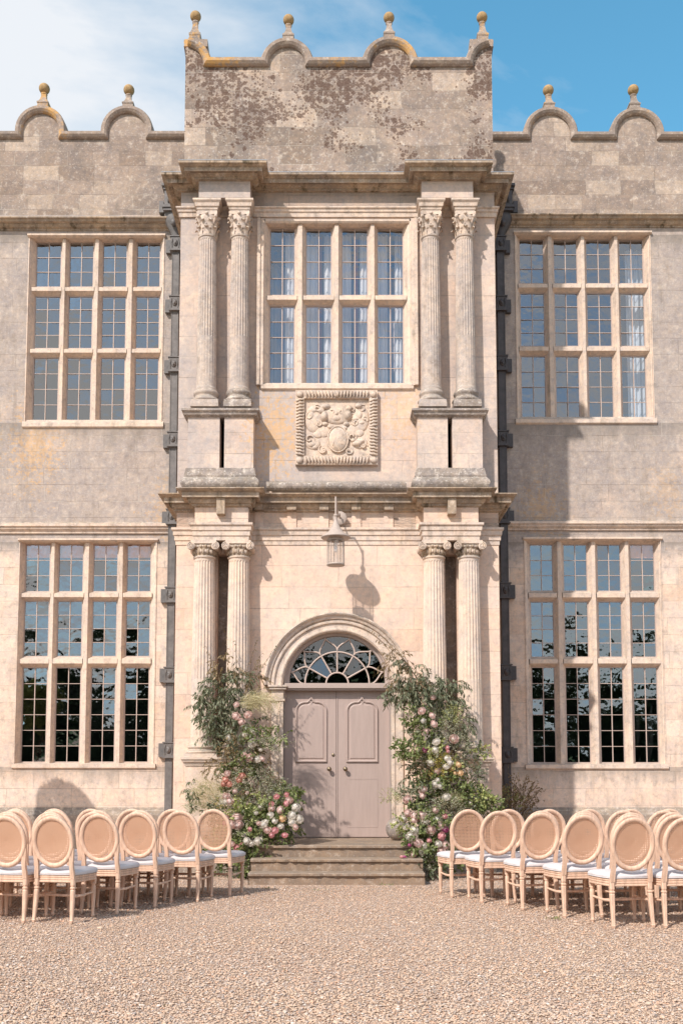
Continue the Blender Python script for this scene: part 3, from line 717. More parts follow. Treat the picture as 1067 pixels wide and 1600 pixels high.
# lower wall with arched opening
b2 = b
def wq(xa, xb, za, zb): 
    b2.quad((xa, DP, za), (xb, DP, za), (xb, DP, zb), (xa, DP, zb)); b2.quad((xa, DP + 0.5, za), (xb, DP + 0.5, za), (xb, DP + 0.5, zb), (xa, DP + 0.5, zb))
rec = [(X(339.5, 1000, DP), X(356, 1000, DP), Z(1180, DP), Z(866, DP)), (X(696, 1000, DP), X(714, 1000, DP), Z(1180, DP), Z(866, DP))]
wall_front(b, XL, JX0, 0, zmid, DP, rec[:1], 0.3); wall_front(b, JX1, XR, 0, zmid, DP, rec[1:], 0.3)
ar = arc(cxA, zsp, R_in, math.pi, 0, 40)
for i in range(40):
    (xa, za), (xb, zb) = ar[i], ar[i + 1]
    for yy in (DP, DP + 0.5): b2.quad((xa, yy, za), (xb, yy, zb), (xb, yy, zmid), (xa, yy, zmid))
    b2.quad((xa, DP, za), (xb, DP, zb), (xb, DP + 0.5, zb), (xa, DP + 0.5, za))
for xx in (JX0, JX1): b2.quad((xx, DP, 0), (xx, DP + 0.5, 0), (xx, DP + 0.5, zsp), (xx, DP, zsp))
for xx in (XL, XR): b2.quad((xx, DP, 0), (xx, DW + 0.05, 0), (xx, DW + 0.05, zPT), (xx, DP, zPT))
b.build('porch_wall', M['porch'], house)
# near-black recess backs paint the shade in the pedestal slits; rooms
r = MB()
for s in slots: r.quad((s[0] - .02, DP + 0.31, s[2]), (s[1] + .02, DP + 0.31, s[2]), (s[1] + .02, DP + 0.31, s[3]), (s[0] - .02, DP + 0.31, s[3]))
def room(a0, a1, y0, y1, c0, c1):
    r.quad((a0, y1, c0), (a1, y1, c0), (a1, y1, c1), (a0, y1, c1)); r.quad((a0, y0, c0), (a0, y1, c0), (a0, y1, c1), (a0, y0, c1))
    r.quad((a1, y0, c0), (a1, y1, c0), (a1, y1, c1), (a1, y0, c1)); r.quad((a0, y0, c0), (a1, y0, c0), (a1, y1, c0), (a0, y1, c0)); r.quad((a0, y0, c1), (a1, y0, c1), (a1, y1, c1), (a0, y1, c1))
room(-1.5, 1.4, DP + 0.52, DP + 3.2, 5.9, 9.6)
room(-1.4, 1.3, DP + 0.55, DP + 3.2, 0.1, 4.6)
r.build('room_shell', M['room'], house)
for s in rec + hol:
    r = MB(); r.quad((s[0] - .05, DP + 0.17, s[2] - .05), (s[1] + .05, DP + 0.17, s[2] - .05), (s[1] + .05, DP + 0.17, s[3] + .05), (s[0] - .05, DP + 0.17, s[3] + .05)); r.build('recess_lining', M['plinth'], house)  # dark lining puts the shade between the lower columns into the colour

# central upper window
cw = pxcols([(422.5, 459.5), (479, 517), (535, 573.5), (590.5, 629)], 480, DP)
rw = pxrows([(358, 461), (479, 600)], DP)
wc = make_window(cw, rw, UWO, DP, (4, 5), 'first floor window over the carved arms, white curtains behind', M['glassc'], hood=False, wob=0.008, seed=11)
# moulded surround (strip frame) round that window
x0, x1, z0, z1 = UWO
for side_ in (0, 1):
    s = MB()
    for (a, bb, o) in ((0.0, 0.05, 0.04), (0.05, 0.10, 0.06)):
        if side_ == 0: s.box(x0 - bb, x0 - a - 0.001, DP - o, DP, z0, z1 - 0.001)
        else: s.box(x1 + a + 0.001, x1 + bb, DP - o, DP, z0, z1 - 0.001)
    s.build('window_surround', M['trim'], house)
def drape(parent, x0, x1, y, z0, z1, mat, folds=7, amp=0.035, name='curtain'):
    m = MB(); n = folds * 6
    rows = [[(x0 + (x1 - x0) * i / n, y + amp * math.sin(2 * math.pi * folds * i / n + 0.6 * math.sin(i * 0.7)) * (0.75 + 0.25 * k / 6), z1 + (z0 - z1) * k / 6) for i in range(n + 1)] for k in range(7)]
    m.grid(rows, smooth=True); return m.build(name, mat, parent)
for i, (a, bb) in enumerate(cw):
    wdt = bb - a
    if i == 0: drape(wc, bb - wdt * 0.42, bb + 0.12, DP + 0.45, z0 - .1, z1, M['curtain'], 4)
    if i == 1: drape(wc, a - 0.05, a + wdt * 0.42, DP + 0.47, z0 - .1, z1, M['curtain'], 3); drape(wc, a + wdt * .48, a + wdt * .62, DP + 0.52, z0 - .1, z1, M['redcurtain'], 2); drape(wc, a + wdt * 0.7, bb + .1, DP + 0.47, z0 - .1, z1, M['curtain'], 3)
    if i == 2: drape(wc, a - 0.05, a + wdt * 0.36, DP + 0.47, z0 - .1, z1, M['curtain'], 3); drape(wc, a + wdt * .5, a + wdt * .66, DP + 0.52, z0 - .1, z1, M['redcurtain'], 2); drape(wc, a + wdt * 0.72, bb + .06, DP + 0.47, z0 - .1, z1, M['curtain'], 3)
    if i == 3: drape(wc, a - 0.05, a + wdt * 0.42, DP + 0.47, z0 - .1, z1, M['curtain'], 3); drape(wc, a + wdt * 0.72, bb + .06, DP + 0.47, z0 - .1, z1, M['curtain'], 3)
o = winspec['UR']; drape(wins['UR'], o['C'][3][0] + 0.2, o['C'][3][1] + 0.1, DW + 0.5, o['R'][2][0], o['R'][0][1], M['curtain'], 4)
drape(wc, UWO[0] + .05, UWO[1] - .05, DP + 0.95, UWO[2], UWO[3], M['sheer'], 22, 0.05, 'net_curtain')
# orange pelmets behind the ground floor windows
for k, cl in (('LL', (0, 1, 2, 3)), ('LR', (3,))):
    o = winspec[k]
    for i in cl:
        m = MB(); a, bb = o['C'][i]; zt = o['R'][0][1]; nz_ = 8
        rows = [[(a - .02 + (bb - a + .04) * q / 16, DW + 0.20 + 0.012 * math.sin(q * 1.3 + j * 0.4), zt + 0.02 - j * (0.235 / nz_)) for q in range(17)] for j in range(nz_ + 1)]
        m.grid(rows); m.build('pelmet', M['blind'], wins[k])

# ------------------------------------------------------------------ orders: entablatures, columns, pedestals
Q = 0.30
DB = DP - Q
def fx(px, py, D=DB): return X(px, py, D)
upF = [fx(311, 295), fx(391, 295), fx(658.6, 295), fx(738.7, 295)]
loF = [fx(304.7, 805), fx(388, 805), fx(662, 805), fx(747, 805)]
def breakpath(f, q=Q, ends=True):
    pth = [(XL, DW + 0.02), (XL, DP)] if ends else [(XL, DP)]
    for i in (0, 2): pth += [(f[i], DP), (f[i], DP - q), (f[i + 1], DP - q), (f[i + 1], DP)]
    return pth + ([(XR, DP), (XR, DW + 0.02)] if ends else [(XR, DP)])
def zb_(py, o): return Z(py, DB - o)
# upper cornice (measured on the breaks)
c = MB()
zt = zb_(250.5, 0.26)
prof = [(0.20, zt - 0.004), (0.265, zt - 0.002), (0.265, zb_(254, 0.26)), (0.235, zb_(257, .23)), (0.205, zb_(260.5, .2)), (0.195, zb_(261, .19)), (0.19, zb_(267, 0.19)), (0.175, zb_(268, .17)),
        (0.125, zb_(268, .12)), (0.12, zb_(270, .12)), (0.085, zb_(275, 0.08)), (0.06, zb_(277, 0.06)), (0.055, zb_(280, .05)), (0.015, zb_(282, .0)), (0.0, zb_(283, 0))]
sweep(c, breakpath(upF), prof)
c.build('cornice', M['trim_dirty_shaded'], house)
# lead weathering on top
c = MB()
sweep(c, breakpath(upF), [(-0.10, zt + 0.06), (0.10, zt + 0.045), (0.245, zt + 0.022), (0.268, zt + 0.008), (0.268, zt - 0.001), (0.20, zt - 0.002)])
c.build('lead_flashing', M['lead'], house)
# frieze
c = MB(); zf0, zf1 = zb_(283, 0) + 0.005, zb_(308.5, 0)
sweep(c, breakpath(upF), [(0.0, zf0), (0.0, zf1 - 0.002), (-0.25, zf1 - 0.002)])
c.v = [(x, min(y, DP + 0.0) if y < DP + 0.3 else y, z) for x, y, z in c.v]
c.build('frieze', M['porch'], house)
# wall architrave line
c = MB(); za0, za1 = Z(322.5, DP - .06), Z(338.5, DP - .03); h = za0 - za1
pr = [(0, za0 + 0.01), (0.07, za0), (0.07, za0 - h * .15), (0.05, za0 - h * .22), (0.045, za0 - h * 0.5), (0.03, za0 - h * .52), (0.025, za1), (0, za1)]
sweep(c, [(XL, DW), (XL, DP), (XR, DP), (XR, DW)], pr)
c.build('architrave', M['trim'], house)
# lower cornice
c = MB()
zt = zb_(761, 0.24)
prof = [(-0.02, zt + 0.03), (0.245, zt), (0.245, zb_(762.5, .24)), (0.215, zb_(765.5, .21)), (0.18, zb_(768, .18)), (0.17, zb_(768.2, .17)), (0.165, zb_(776.5, 0.165)), (0.15, zb_(777, .15)), (0.105, zb_(777, .1)),
        (0.10, zb_(781, .1)), (0.07, zb_(786, .07)), (0.045, zb_(787, .04)), (0.04, zb_(790, .04)), (0.01, zb_(792, .01)), (0.0, zb_(793, 0))]
sweep(c, breakpath(loF), prof)
# modillion blocks beneath the corona
for xx in [-1.22, -0.74, -0.26, 0.22, 0.70, 1.18]:
    c.box(xx - 0.068, xx + 0.068, DP - 0.118, DP - 0.002, zb_(791, .0), zb_(778, 0.1))
for xx in [(loF[0] + loF[1]) / 2, (loF[2] + loF[3]) / 2]: c.box(xx - 0.06, xx + 0.06, DB - 0.13, DB - 0.002, zb_(806, .0), zb_(778, 0.1))
c.build('cornice', M['trim_dirty_shaded'], house)
# lower frieze and piers
c = MB(); zf0, zf1 = zb_(793, 0) + 0.005, zb_(817, 0)
sweep(c, breakpath(loF), [(0.0, zf0), (0.0, zf1 - 0.002), (-0.25, zf1 - 0.002)])
c.v = [(x, min(y, DP + 0.0) if y < DP + 0.3 else y, z) for x, y, z in c.v]
for xx in (-1.22, -0.74, -0.26, 0.22, 0.70, 1.18): c.box(xx - 0.07, xx + 0.07, DP - 0.018, DP - 0.001, zf1, zf0)
c.build('frieze', M['porch'], house)
c = MB(); zA = [zb_(p_, 0.03) for p_ in (817, 820.5, 822, 828.5, 829.5, 836.5, 837.5, 843.6)]
pr = [(0, zA[0] + .01), (0.07, zA[0]), (0.07, zA[1]), (0.048, zA[2]), (0.045, zA[3]), (0.03, zA[4]), (0.028, zA[5]), (0.014, zA[6]), (0.012, zA[7]), (-0.12, zA[7])]
sweep(c, breakpath(loF), pr)
c.build('architrave', M['trim'], house)

def column(xt, yt_top, xb, z_top, z_bot, rt, rb, order, mat, lab, smooth_to=None):
    cx = (xt + xb) / 2; cy = DP - 0.165
    nf = 22; seg = nf * 6
    H_ = z_top - z_bot
    def fl(a, k):
        u = (a * nf / (2 * math.pi)) % 1.0
        d = math.sin(math.pi * min(1, max(0, (u - 0.13) / 0.74))) ** 0.6 if 0.13 < u < 0.87 else 0.0
        return 1 - depth[k] * d
    prof = []; depth = []
    def add(r_, z, d_): prof.append((r_, z)); depth.append(d_)
    def ent(t): return rb + (rt - rb) * (t ** 1.6)
    add(rb * 1.07, z_bot, 0); add(rb * 1.07, z_bot + 0.025, 0); add(rb * 1.0, z_bot + 0.05, 0)
    st = 0.34
    if order == 'i': add(ent(0.03), z_bot + 0.03 * H_ + 0.03, 0); add(ent(0.035), z_bot + 0.035 * H_ + 0.04, 0.035)
    for t in (0.1, 0.2, st - 0.003): add(ent(t), z_bot + H_ * t, 0.035 if order == 'i' else 0.02)
    add(ent(st), z_bot + H_ * st, 0.035 if order == 'i' else 0.02); add(ent(st) , z_bot + H_ * (st + 0.004), 0.085)
    for t in (0.45, 0.6, 0.75, 0.88, 0.968): add(ent(t), z_bot + H_ * t, 0.085)
    add(rt, z_bot + H_ * 0.975, 0); add(rt * 1.02, z_top - 0.035, 0); add(rt * 1.11, z_top - 0.028, 0); add(rt * 1.14, z_top - 0.012, 0); add(rt * 1.08, z_top, 0); add(rt * .95, z_top + .002, 0)
    b = MB(); b.lathe(prof, cx, cy, seg, smooth=False, fl=fl)
    col = b.build('column', mat, house)
    if lab: col['label'] = lab
    return col, cx, cy

def box_prof(b, cx, cy, prof, smooth=False, hw=None):
    """square plinth shapes: prof of (half width, z)"""
    rows = [[(cx - w, cy - w, z), (cx + w, cy - w, z), (cx + w, cy + w, z), (cx - w, cy + w, z)] for w, z in prof]
    b.grid(rows, close_v=True, smooth=smooth); b.add(rows[-1], [(0, 1, 2, 3)]); b.add(rows[0], [(3, 2, 1, 0)])

# upper columns
zU_t, zU_b = Z(364.5, DB), Z(607, DB)
upc = [((325.5, 400), (322, 600)), ((376, 400), (372.5, 600)), ((673, 400), (673.5, 600)), ((726, 400), (727, 600))]
names_u = ['outermost upper fluted column left of the central window', 'upper fluted column beside the left edge of the central window', 'upper fluted column beside the right edge of the central window', 'outermost upper fluted column right of the central window']
zCapU = Z(331, DB)     # top of corinthian capital
zArcU = zb_(308.5, .05)
for i, (t_, b_) in enumerate(upc):
    xt, xb = X(t_[0], t_[1], DP - .165), X(b_[0], b_[1], DP - .165)
    col, cx, cy = column(xt, 0, xb, zU_t, zU_b, 0.128, 0.150, 'c', M['coltop'], names_u[i])
    # corinthian capital: bell, two leaf tiers, volutes, abacus
    k = MB(); h = zCapU - zU_t; r0 = 0.125
    k.lathe([(r0, zU_t + 0.0), (r0 * 1.0, zU_t + h * 0.3), (r0 * 1.1, zU_t + h * 0.6), (r0 * 1.32, zU_t + h * 0.84), (r0 * 1.3, zU_t + h * 0.86)], cx, cy, 28)
    for tier, (zb0, hh, nL, off) in enumerate(((0.0, 0.46, 8, 0), (0.28, 0.50, 8, 0.5))):
        for q in range(nL):
            a = 2 * math.pi * (q + off) / nL
            rows = []
            for s_ in range(7):
                u = s_ / 6.0; rad = r0 * (1.06 + 0.08 * u) + (0.05 * max(0, u - 0.55) / 0.45) ; zz = zU_t + h * (zb0 + hh * (u if u < 0.8 else 0.8 - (u - 0.8) * 0.9))
                wd = 0.044 * math.sin(math.pi * (0.18 + 0.74 * u)) * (1.0 + 0.35 * math.sin(u * 18))
                rows.append([(cx + rad * math.cos(a) - v_ * wd * math.sin(a), cy + rad * math.sin(a) + v_ * wd * math.cos(a), zz - abs(v_) * 0.008) if abs(v_) > .5 else (cx + (rad + 0.012) * math.cos(a), cy + (rad + 0.012) * math.sin(a), zz) for v_ in (-1, 0, 1)])
            k.grid(rows)
    for q in range(4):
        a = math.pi / 4 + q * math.pi / 2
        px_, py_ = cx + 0.185 * math.cos(a), cy + 0.185 * math.sin(a)
        sp = [(cx + (0.13 + 0.06 * u_) * math.cos(a), cy + (0.13 + 0.06 * u_) * math.sin(a), zU_t + h * (0.5 + 0.35 * u_)) for u_ in (0, .5, 1)]
        k.tube(sp, [0.012, 0.018, 0.022], 6)
        k.ell((px_, py_, zU_t + h * 0.82), (0.03, 0.03, 0.034), 8, 6)
        a2 = q * math.pi / 2
        k.ell((cx + 0.165 * math.cos(a2), cy + 0.165 * math.sin(a2), zU_t + h * 0.9), (0.028, 0.028, 0.024), 8, 6)
    # concave abacus
    pts = []
    for q in range(4):
        a0, a1 = math.pi / 4 + q * math.pi / 2, math.pi / 4 + (q + 1) * math.pi / 2
        for s_ in range(6):
            u = s_ / 6.0; A_ = Vector((math.cos(a0), math.sin(a0))) * 0.235; B_ = Vector((math.cos(a1), math.sin(a1))) * 0.235
            pp = A_.lerp(B_, u); pp *= (1 - 0.12 * math.sin(math.pi * u)); pts.append((cx + pp.x * .93, cy + pp.y * .93))
    zz0, zz1 = zU_t + h * 0.88, zCapU + 0.002
    k.grid([[(x, y, zz0) for x, y in pts], [(x, y, zz1) for x, y in pts]], close_v=True, smooth=False); k.add([(x, y, zz0) for x, y in pts], [tuple(range(len(pts)))])
    k.build('capital', M['trim'], col)
    # attic base
    k = MB(); zt_, zb0 = zU_b + 0.002, Z(635, DB); h = zt_ - zb0
    k.lathe([(0.16, zt_), (0.185, zt_ - h * .1), (0.19, zt_ - h * .18), (0.18, zt_ - h * .27), (0.165, zt_ - h * .32), (0.168, zt_ - h * .42), (0.20, zt_ - h * .5), (0.212, zt_ - h * .58), (0.20, zt_ - h * .66), (0.19, zt_ - h * .68)], cx, cy, 32)
    box_prof(k, cx, cy, [(0.205, zb0 - 0.02), (0.205, zb0 + h * 0.12), (0.195, zt_ - h * 0.67)])
    k.build('base', M['torus'] if i % 2 else M['coltop'], col)
    # entablature block above the capital
    k = MB(); hw = 0.155; z0_, z1_ = zCapU + 0.003, zArcU; h = z1_ - z0_
    y0_ = DB + 0.012
    pr = [(0.0, z1_), (0.055, z1_ - 0.001), (0.055, z1_ - h * .14), (0.03, z1_ - h * .3), (0.022, z1_ - h * .55), (0.008, z1_ - h * .57), (0.0, z1_ - h * .78), (-0.008, z1_ - h * .8), (-0.012, z0_), (-0.12, z0_)]
    sweep(k, [(cx - hw, DP + 0.02), (cx - hw, y0_), (cx + hw, y0_), (cx + hw, DP + 0.02)], pr)
    k.build('entablature_block', M['trim'], house)

# lower columns
zL_t, zL_b = Z(868, DB), Z(1163, DB)
loc_ = [((320.5, 880), (316.5, 1150)), ((373.5, 880), (371.5, 1150)), ((677.7, 880), (679.5, 1150)), ((732, 880), (735, 1150))]
names_l = ['outermost lower fluted column left of the doorway', 'lower fluted column beside the left side of the door arch', 'lower fluted column beside the right side of the door arch', 'outermost lower fluted column right of the doorway']
zCapL = zA[7] - 0.003
for i, (t_, b_) in enumerate(loc_):
    xt, xb = X(t_[0], t_[1], DP - .165), X(b_[0], b_[1], DP - .165)
    col, cx, cy = column(xt, 0, xb, zL_t, zL_b, 0.148, 0.178, 'i', M['collow'], names_l[i])
    k = MB(); h = zCapL - zL_t
    k.lathe([(0.145, zL_t), (0.15, zL_t + h * .2), (0.165, zL_t + h * .45), (0.175, zL_t + h * .6)], cx, cy, 32)
    # egg shapes and leaf carving on the necking
    for q in range(14):
        a = 2 * math.pi * q / 14
        k.ell((cx + 0.155 * math.cos(a), cy + 0.155 * math.sin(a), zL_t + h * .30), (0.02, 0.02, 0.035), 6, 5)
        k.ell((cx + 0.168 * math.cos(a + .2), cy + 0.168 * math.sin(a + .2), zL_t + h * .60), (0.022, 0.022, 0.02), 6, 5)
    for sx_ in (-1, 1):
        vx, vz, vr = cx + sx_ * 0.178, zL_t + h * 0.60, 0.060
        # baluster roll running front to back
        rows = []
        for y_, s_ in ((-0.185, 1.0), (-0.165, 1.0), (-0.10, 0.78), (0.0, 0.66), (0.10, 0.78), (0.16, 1.0)):
            rows.append([(vx + vr * s_ * math.cos(2 * math.pi * q / 20), cy + y_, vz + vr * s_ * math.sin(2 * math.pi * q / 20)) for q in range(20)])
        k.grid(rows, close_v=True); k.add(rows[0], [tuple(range(20))])
        sp = []
        for q in range(34):
            a = q / 33 * 2 * math.pi * 2.1 + math.pi / 2; rr_ = vr * (0.94 - 0.72 * q / 33)
            sp.append((vx - sx_ * rr_ * math.cos(a), cy - 0.190, vz + rr_ * math.sin(a)))
        k.tube(sp, 0.009, 5)
        k.ell((vx, cy - 0.19, vz), (0.016, 0.012, 0.016), 8, 6)
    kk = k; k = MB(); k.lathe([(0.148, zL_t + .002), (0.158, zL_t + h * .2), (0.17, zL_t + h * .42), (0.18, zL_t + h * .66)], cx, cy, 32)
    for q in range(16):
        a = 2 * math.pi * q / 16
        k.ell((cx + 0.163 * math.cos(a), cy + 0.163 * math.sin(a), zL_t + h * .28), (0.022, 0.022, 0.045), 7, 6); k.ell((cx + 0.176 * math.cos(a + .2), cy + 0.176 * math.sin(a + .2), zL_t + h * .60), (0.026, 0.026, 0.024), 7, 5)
    k.build('capital_necking', M['trim_dirty_shaded'], col); k = kk  # darker stone puts the shade of the carved hollows into the colour
    zz = zL_t + h * 0.78
    k.box(cx - 0.20, cx + 0.20, cy - 0.175, cy + 0.16, zz, zz + h * 0.07); k.box(cx - 0.185, cx + 0.185, cy - 0.165, cy + 0.16, zz + h * .07, zCapL)
    k.box(cx - 0.178, cx + 0.178, cy - 0.15, cy + 0.15, zz - h * 0.2, zz)
    k.build('capital', M['trim'], col)
    k = MB(); zt_, zb0 = zL_b + 0.002, Z(1183, DB); h = zt_ - zb0
    k.lathe([(0.19, zt_), (0.215, zt_ - h * .1), (0.222, zt_ - h * .2), (0.212, zt_ - h * .3), (0.196, zt_ - h * .34), (0.2, zt_ - h * .44), (0.232, zt_ - h * .52), (0.243, zt_ - h * .6), (0.232, zt_ - h * .7), (0.22, zt_ - h * .72)], cx, cy, 32)
    box_prof(k, cx, cy, [(0.235, zb0 - 0.005), (0.235, zb0 + h * 0.26), (0.228, zt_ - h * 0.72)])
    k.build('base', M['collow'], col)

# pedestals: upper (two dies with dark gap between, shared cap and base) and lower
for i, (a, bb, g0, g1) in enumerate(((293.5, 396, 343.2, 350.6), (652, 753.5, 699.4, 706.6))):
    D_ = DB - 0.015
    x0, x1, xg0, xg1 = X(a, 690, D_), X(bb, 690, D_), X(g0, 690, D_), X(g1, 690, D_)
    z1_, z0_ = Z(652, D_), Z(733, D_)
    k = MB(); k.box(x0, xg0, D_, DP - 0.001, z0_, z1_); k.box(xg1, x1, D_, DP - 0.001, z0_, z1_)
    pd = k.build('pedestal', M['porch'], house)
    k = MB(); zt_ = Z(637, D_ - .07); h = zt_ - z1_
    sweep(k, [(x0, DP), (x0, D_), (x1, D_), (x1, DP)], [(-0.3, zt_ + 0.03), (0.06, zt_), (0.085, zt_ - h * .12), (0.085, zt_ - h * .35), (0.06, zt_ - h * .5), (0.05, zt_ - h * .8), (0.0, z1_ - .005), (-0.28, z1_ - .005)])
    k.build('pedestal_cap', M['torus'], pd)
    k = MB(); zb0 = zb_(761, .24) + 0.01; h = z0_ - zb0
    pf = [(0.0, z0_ + 0.02), (0.02, z0_ + 0.01), (0.035, z0_ - h * .2), (0.045, z0_ - h * .33)] + [(0.03 + 0.055 * math.sin(math.pi * t) + .015 * t, z0_ - h * (.36 + .6 * t)) for t in (0.05, .2, .35, .5, .65, .8, 1.0)] + [(0.07, zb0)]
    sweep(k, [(x0, DP), (x0, D_), (x1, D_), (x1, DP)], pf)
    k.build('pedestal_base', M['torus'], pd)
# torus between the upper pedestals
k = MB(); tz = Z(758.5, DP - .12); tr_ = 0.072
sweep(k, [(X(417, 758, DP), DP), (X(634, 758, DP), DP)], [(0.14 * math.cos(a) ** 1 if False else 0.06 + tr_ * 1.1 * math.cos(a), tz + tr_ * math.sin(a)) for a in [math.pi / 2 - math.pi * t / 9 for t in range(10)]])
k.build('torus_moulding', M['torus'], house)

for i, (a, bb) in enumerate(((290, 396), (657, 763.8))):
    D_ = DB - 0.06
    x0, x1 = X(a, 1230, D_), X(bb, 1230, D_)
    zt_ = Z(1183, D_); z1_ = Z(1195, D_)
    k = MB(); k.box(x0, x1, D_, DP - 0.001, 0, z1_)
    pd = k.build('pedestal', M['porch'], house)
    k = MB(); h = zt_ - z1_
    sweep(k, [(x0, DP), (x0, D_), (x1, D_), (x1, DP)], [(-0.35, zt_), (0.07, zt_), (0.07, zt_ - h * .3), (0.055, zt_ - h * .35), (0.05, zt_ - h * .6), (0.03, zt_ - h * .7), (0.01, z1_ - .02), (0, z1_ - .02)])
    k.build('pedestal_cap', M['collow'], pd)
    k = MB(); sweep(k, [(x0, DP), (x0, D_), (x1, D_), (x1, DP)], [(0.0, 0.62), (0.03, 0.58), (0.06, 0.50), (0.08, 0.46), (0.08, 0.0)])
    k.build('pedestal_base', M['plinth'], pd)
# porch plinth at the corners
k = MB(); sweep(k, [(XL, DW), (XL, DP), (-2.28, DP)], [(0, .86), (0.03, .80), (0.07, .74), (0.07, 0)]); sweep(k, [(2.18, DP), (XR, DP), (XR, DW)], [(0, .86), (0.03, .80), (0.07, .74), (0.07, 0)])
k.build('plinth', M['plinth'], house)

# ------------------------------------------------------------------ coat of arms
D_ = DP
x0, x1, z0, z1 = X(462, 670, D_), X(589.5, 670, D_), Z(728, D_), Z(612.5, D_)
ix0, ix1, iz0, iz1 = X(475.5, 670, D_), X(576.5, 670, D_), Z(714.5, D_), Z(625, D_)
k = MB()
k.box(ix0 - 0.01, ix1 + 0.01, D_ - 0.03, D_ - 0.001, iz0 - 0.01, iz1 + 0.01)
panel = k.build('coat_of_arms', M['relief'], house); panel['label'] = 'square carved stone panel with shield, helmets and scrolls above the lantern'
k = MB()
for (a0, a1, c0, c1) in ((x0, ix0, z0, z1), (ix1, x1, z0, z1), (ix0, ix1, z0, iz0), (ix0, ix1, iz1, z1)): k.box(a0, a1, D_ - 0.075, D_ - 0.001, c0, c1)
def lobes(p0, p1, n, w, dirx):
    for q in range(n):
        t = (q + 0.5) / n; x = p0[0] + (p1[0] - p0[0]) * t; z = p0[1] + (p1[1] - p0[1]) * t
        sk = 0.012 if t > 0.5 else -0.012
        if dirx: k.tube([(x - sk, D_ - 0.075, z - w * .42), (x, D_ - 0.105, z), (x + sk, D_ - 0.075, z + w * .42)], [0.012, 0.022, 0.012], 7)
        else: k.tube([(x - w * .42, D_ - 0.075, z - sk), (x, D_ - 0.105, z), (x + w * .42, D_ - 0.075, z + sk)], [0.012, 0.022, 0.012], 7)
wf = (ix0 - x0)
lobes((x0 + wf, (z1 + iz1) / 2), (x1 - wf, (z1 + iz1) / 2), 20, z1 - iz1, True); lobes((x0 + wf, (z0 + iz0) / 2), (x1 - wf, (z0 + iz0) / 2), 20, z1 - iz1, True)
lobes(((x0 + ix0) / 2, z0 + wf), ((x0 + ix0) / 2, z1 - wf), 18, wf, False); lobes(((x1 + ix1) / 2, z0 + wf), ((x1 + ix1) / 2, z1 - wf), 18, wf, False)
for cx_, cz_ in (((x0 + ix0) / 2, z0 + wf / 2), ((x1 + ix1) / 2, z0 + wf / 2), ((x0 + ix0) / 2, z1 - wf / 2), ((x1 + ix1) / 2, z1 - wf / 2), ((x0 + x1) / 2, (z1 + iz1) / 2)): k.ell((cx_, D_ - 0.08, cz_), (wf * .42, 0.035, wf * .42), 10, 6)
k.build('carved_border', M['relief'], panel)
k = MB()
def rp(px, py): p = P(px, py, D_); return p[0], p[2]
def blob(px, py, rx, ry, d=0.04):
    x, z = rp(px, py); s_ = D_ / FPX; k.ell((x, D_ - 0.03, z), (rx * s_, d * .75, ry * s_), 12, 8)
def curl(px, py, r, turns, a0, d=0.03, th=0.012, cw=1):
    x, z = rp(px, py); s_ = D_ / FPX; pts = []
    for q in range(22):
        u = q / 21; a = a0 + cw * turns * 2 * math.pi * u; rr_ = r * s_ * (1 - 0.8 * u); pts.append((x + rr_ * math.cos(a), D_ - 0.035 - d * u, z + rr_ * math.sin(a)))
    k.tube(pts, [th * (0.7 + 0.3 * math.sin(math.pi * q / 21)) for q in range(22)], 6)
for q_ in ((490, 656, 15, 22, .035), (563, 656, 14, 22, .035), (527, 650, 26, 15, .045), (489, 695, 12, 9, .03), (562, 694, 13, 9, .035), (505, 675, 14, 10, .022), (552, 674, 12, 10, .022)): blob(*q_)
k.ell((*[rp(528, 692)[0]], D_ - 0.035, rp(528, 688)[1]), (0.150, 0.06, 0.195), 24, 12)        # the shield
x, z = rp(528, 688); k.tube([(x + 0.152 * math.cos(a), D_ - 0.055, z + 0.197 * math.sin(a)) for a in [2 * math.pi * q / 28 for q in range(29)]], 0.012, 6)
k.tube([(x - 0.08, D_ - 0.085, z - 0.10), (x - 0.03, D_ - 0.09, z + 0.02)], 0.006, 5); k.tube([(x + 0.06, D_ - 0.085, z - 0.09), (x + 0.01, D_ - 0.09, z + 0.04)], 0.006, 5)
for (px, py, rx, ry, d) in ((507, 652, 6, 9, .10), (509, 637, 8, 5, .08), (508, 664, 5, 4, .06), (502, 643, 6, 6, .06), (543, 650, 7, 9, .09), (541, 664, 5, 4, .06), (545, 640, 6, 6, .07), (526, 655, 9, 6, .06), (526, 648, 4, 4, .07),
                            (487, 650, 5, 9, .05), (489, 643, 8, 5, .05), (493, 661, 9, 4, .03), (560, 636, 6, 5, .08), (562, 650, 5, 8, .06), (556, 656, 7, 4, .05), (565, 662, 6, 4, .05), (558, 694, 9, 6, .08), (552, 690, 4, 4, .08), (565, 691, 5, 4, .07),
                            (487, 696, 7, 5, .05), (492, 700, 5, 4, .04), (516, 668, 6, 4, .04), (538, 670, 5, 4, .04), (497, 680, 8, 6, .025), (561, 677, 8, 7, .025)): blob(px, py, rx, ry, d)
for (px, py, r_, t_, a0, cw) in ((484, 652, 8, 1.2, 0, 1), (496, 640, 7, 1.3, 2, -1), (518, 645, 8, 1.2, 1, 1), (533, 645, 7, 1.2, 3, -1), (550, 642, 8, 1.3, 0, -1), (566, 640, 7, 1.1, 1, 1), (570, 656, 6, 1.2, 4, 1),
                                 (555, 662, 6, 1.3, 2, 1), (484, 688, 9, 1.2, 5, 1), (498, 664, 7, 1.1, 3, -1), (550, 684, 8, 1.2, 1, -1), (568, 698, 6, 1.2, 0, 1), (505, 704, 8, 1.0, 2, 1), (545, 706, 7, 1.1, 1, -1)): curl(px, py, r_, t_, a0, cw=cw)
k.build('carved_arms', M['relief'], panel)

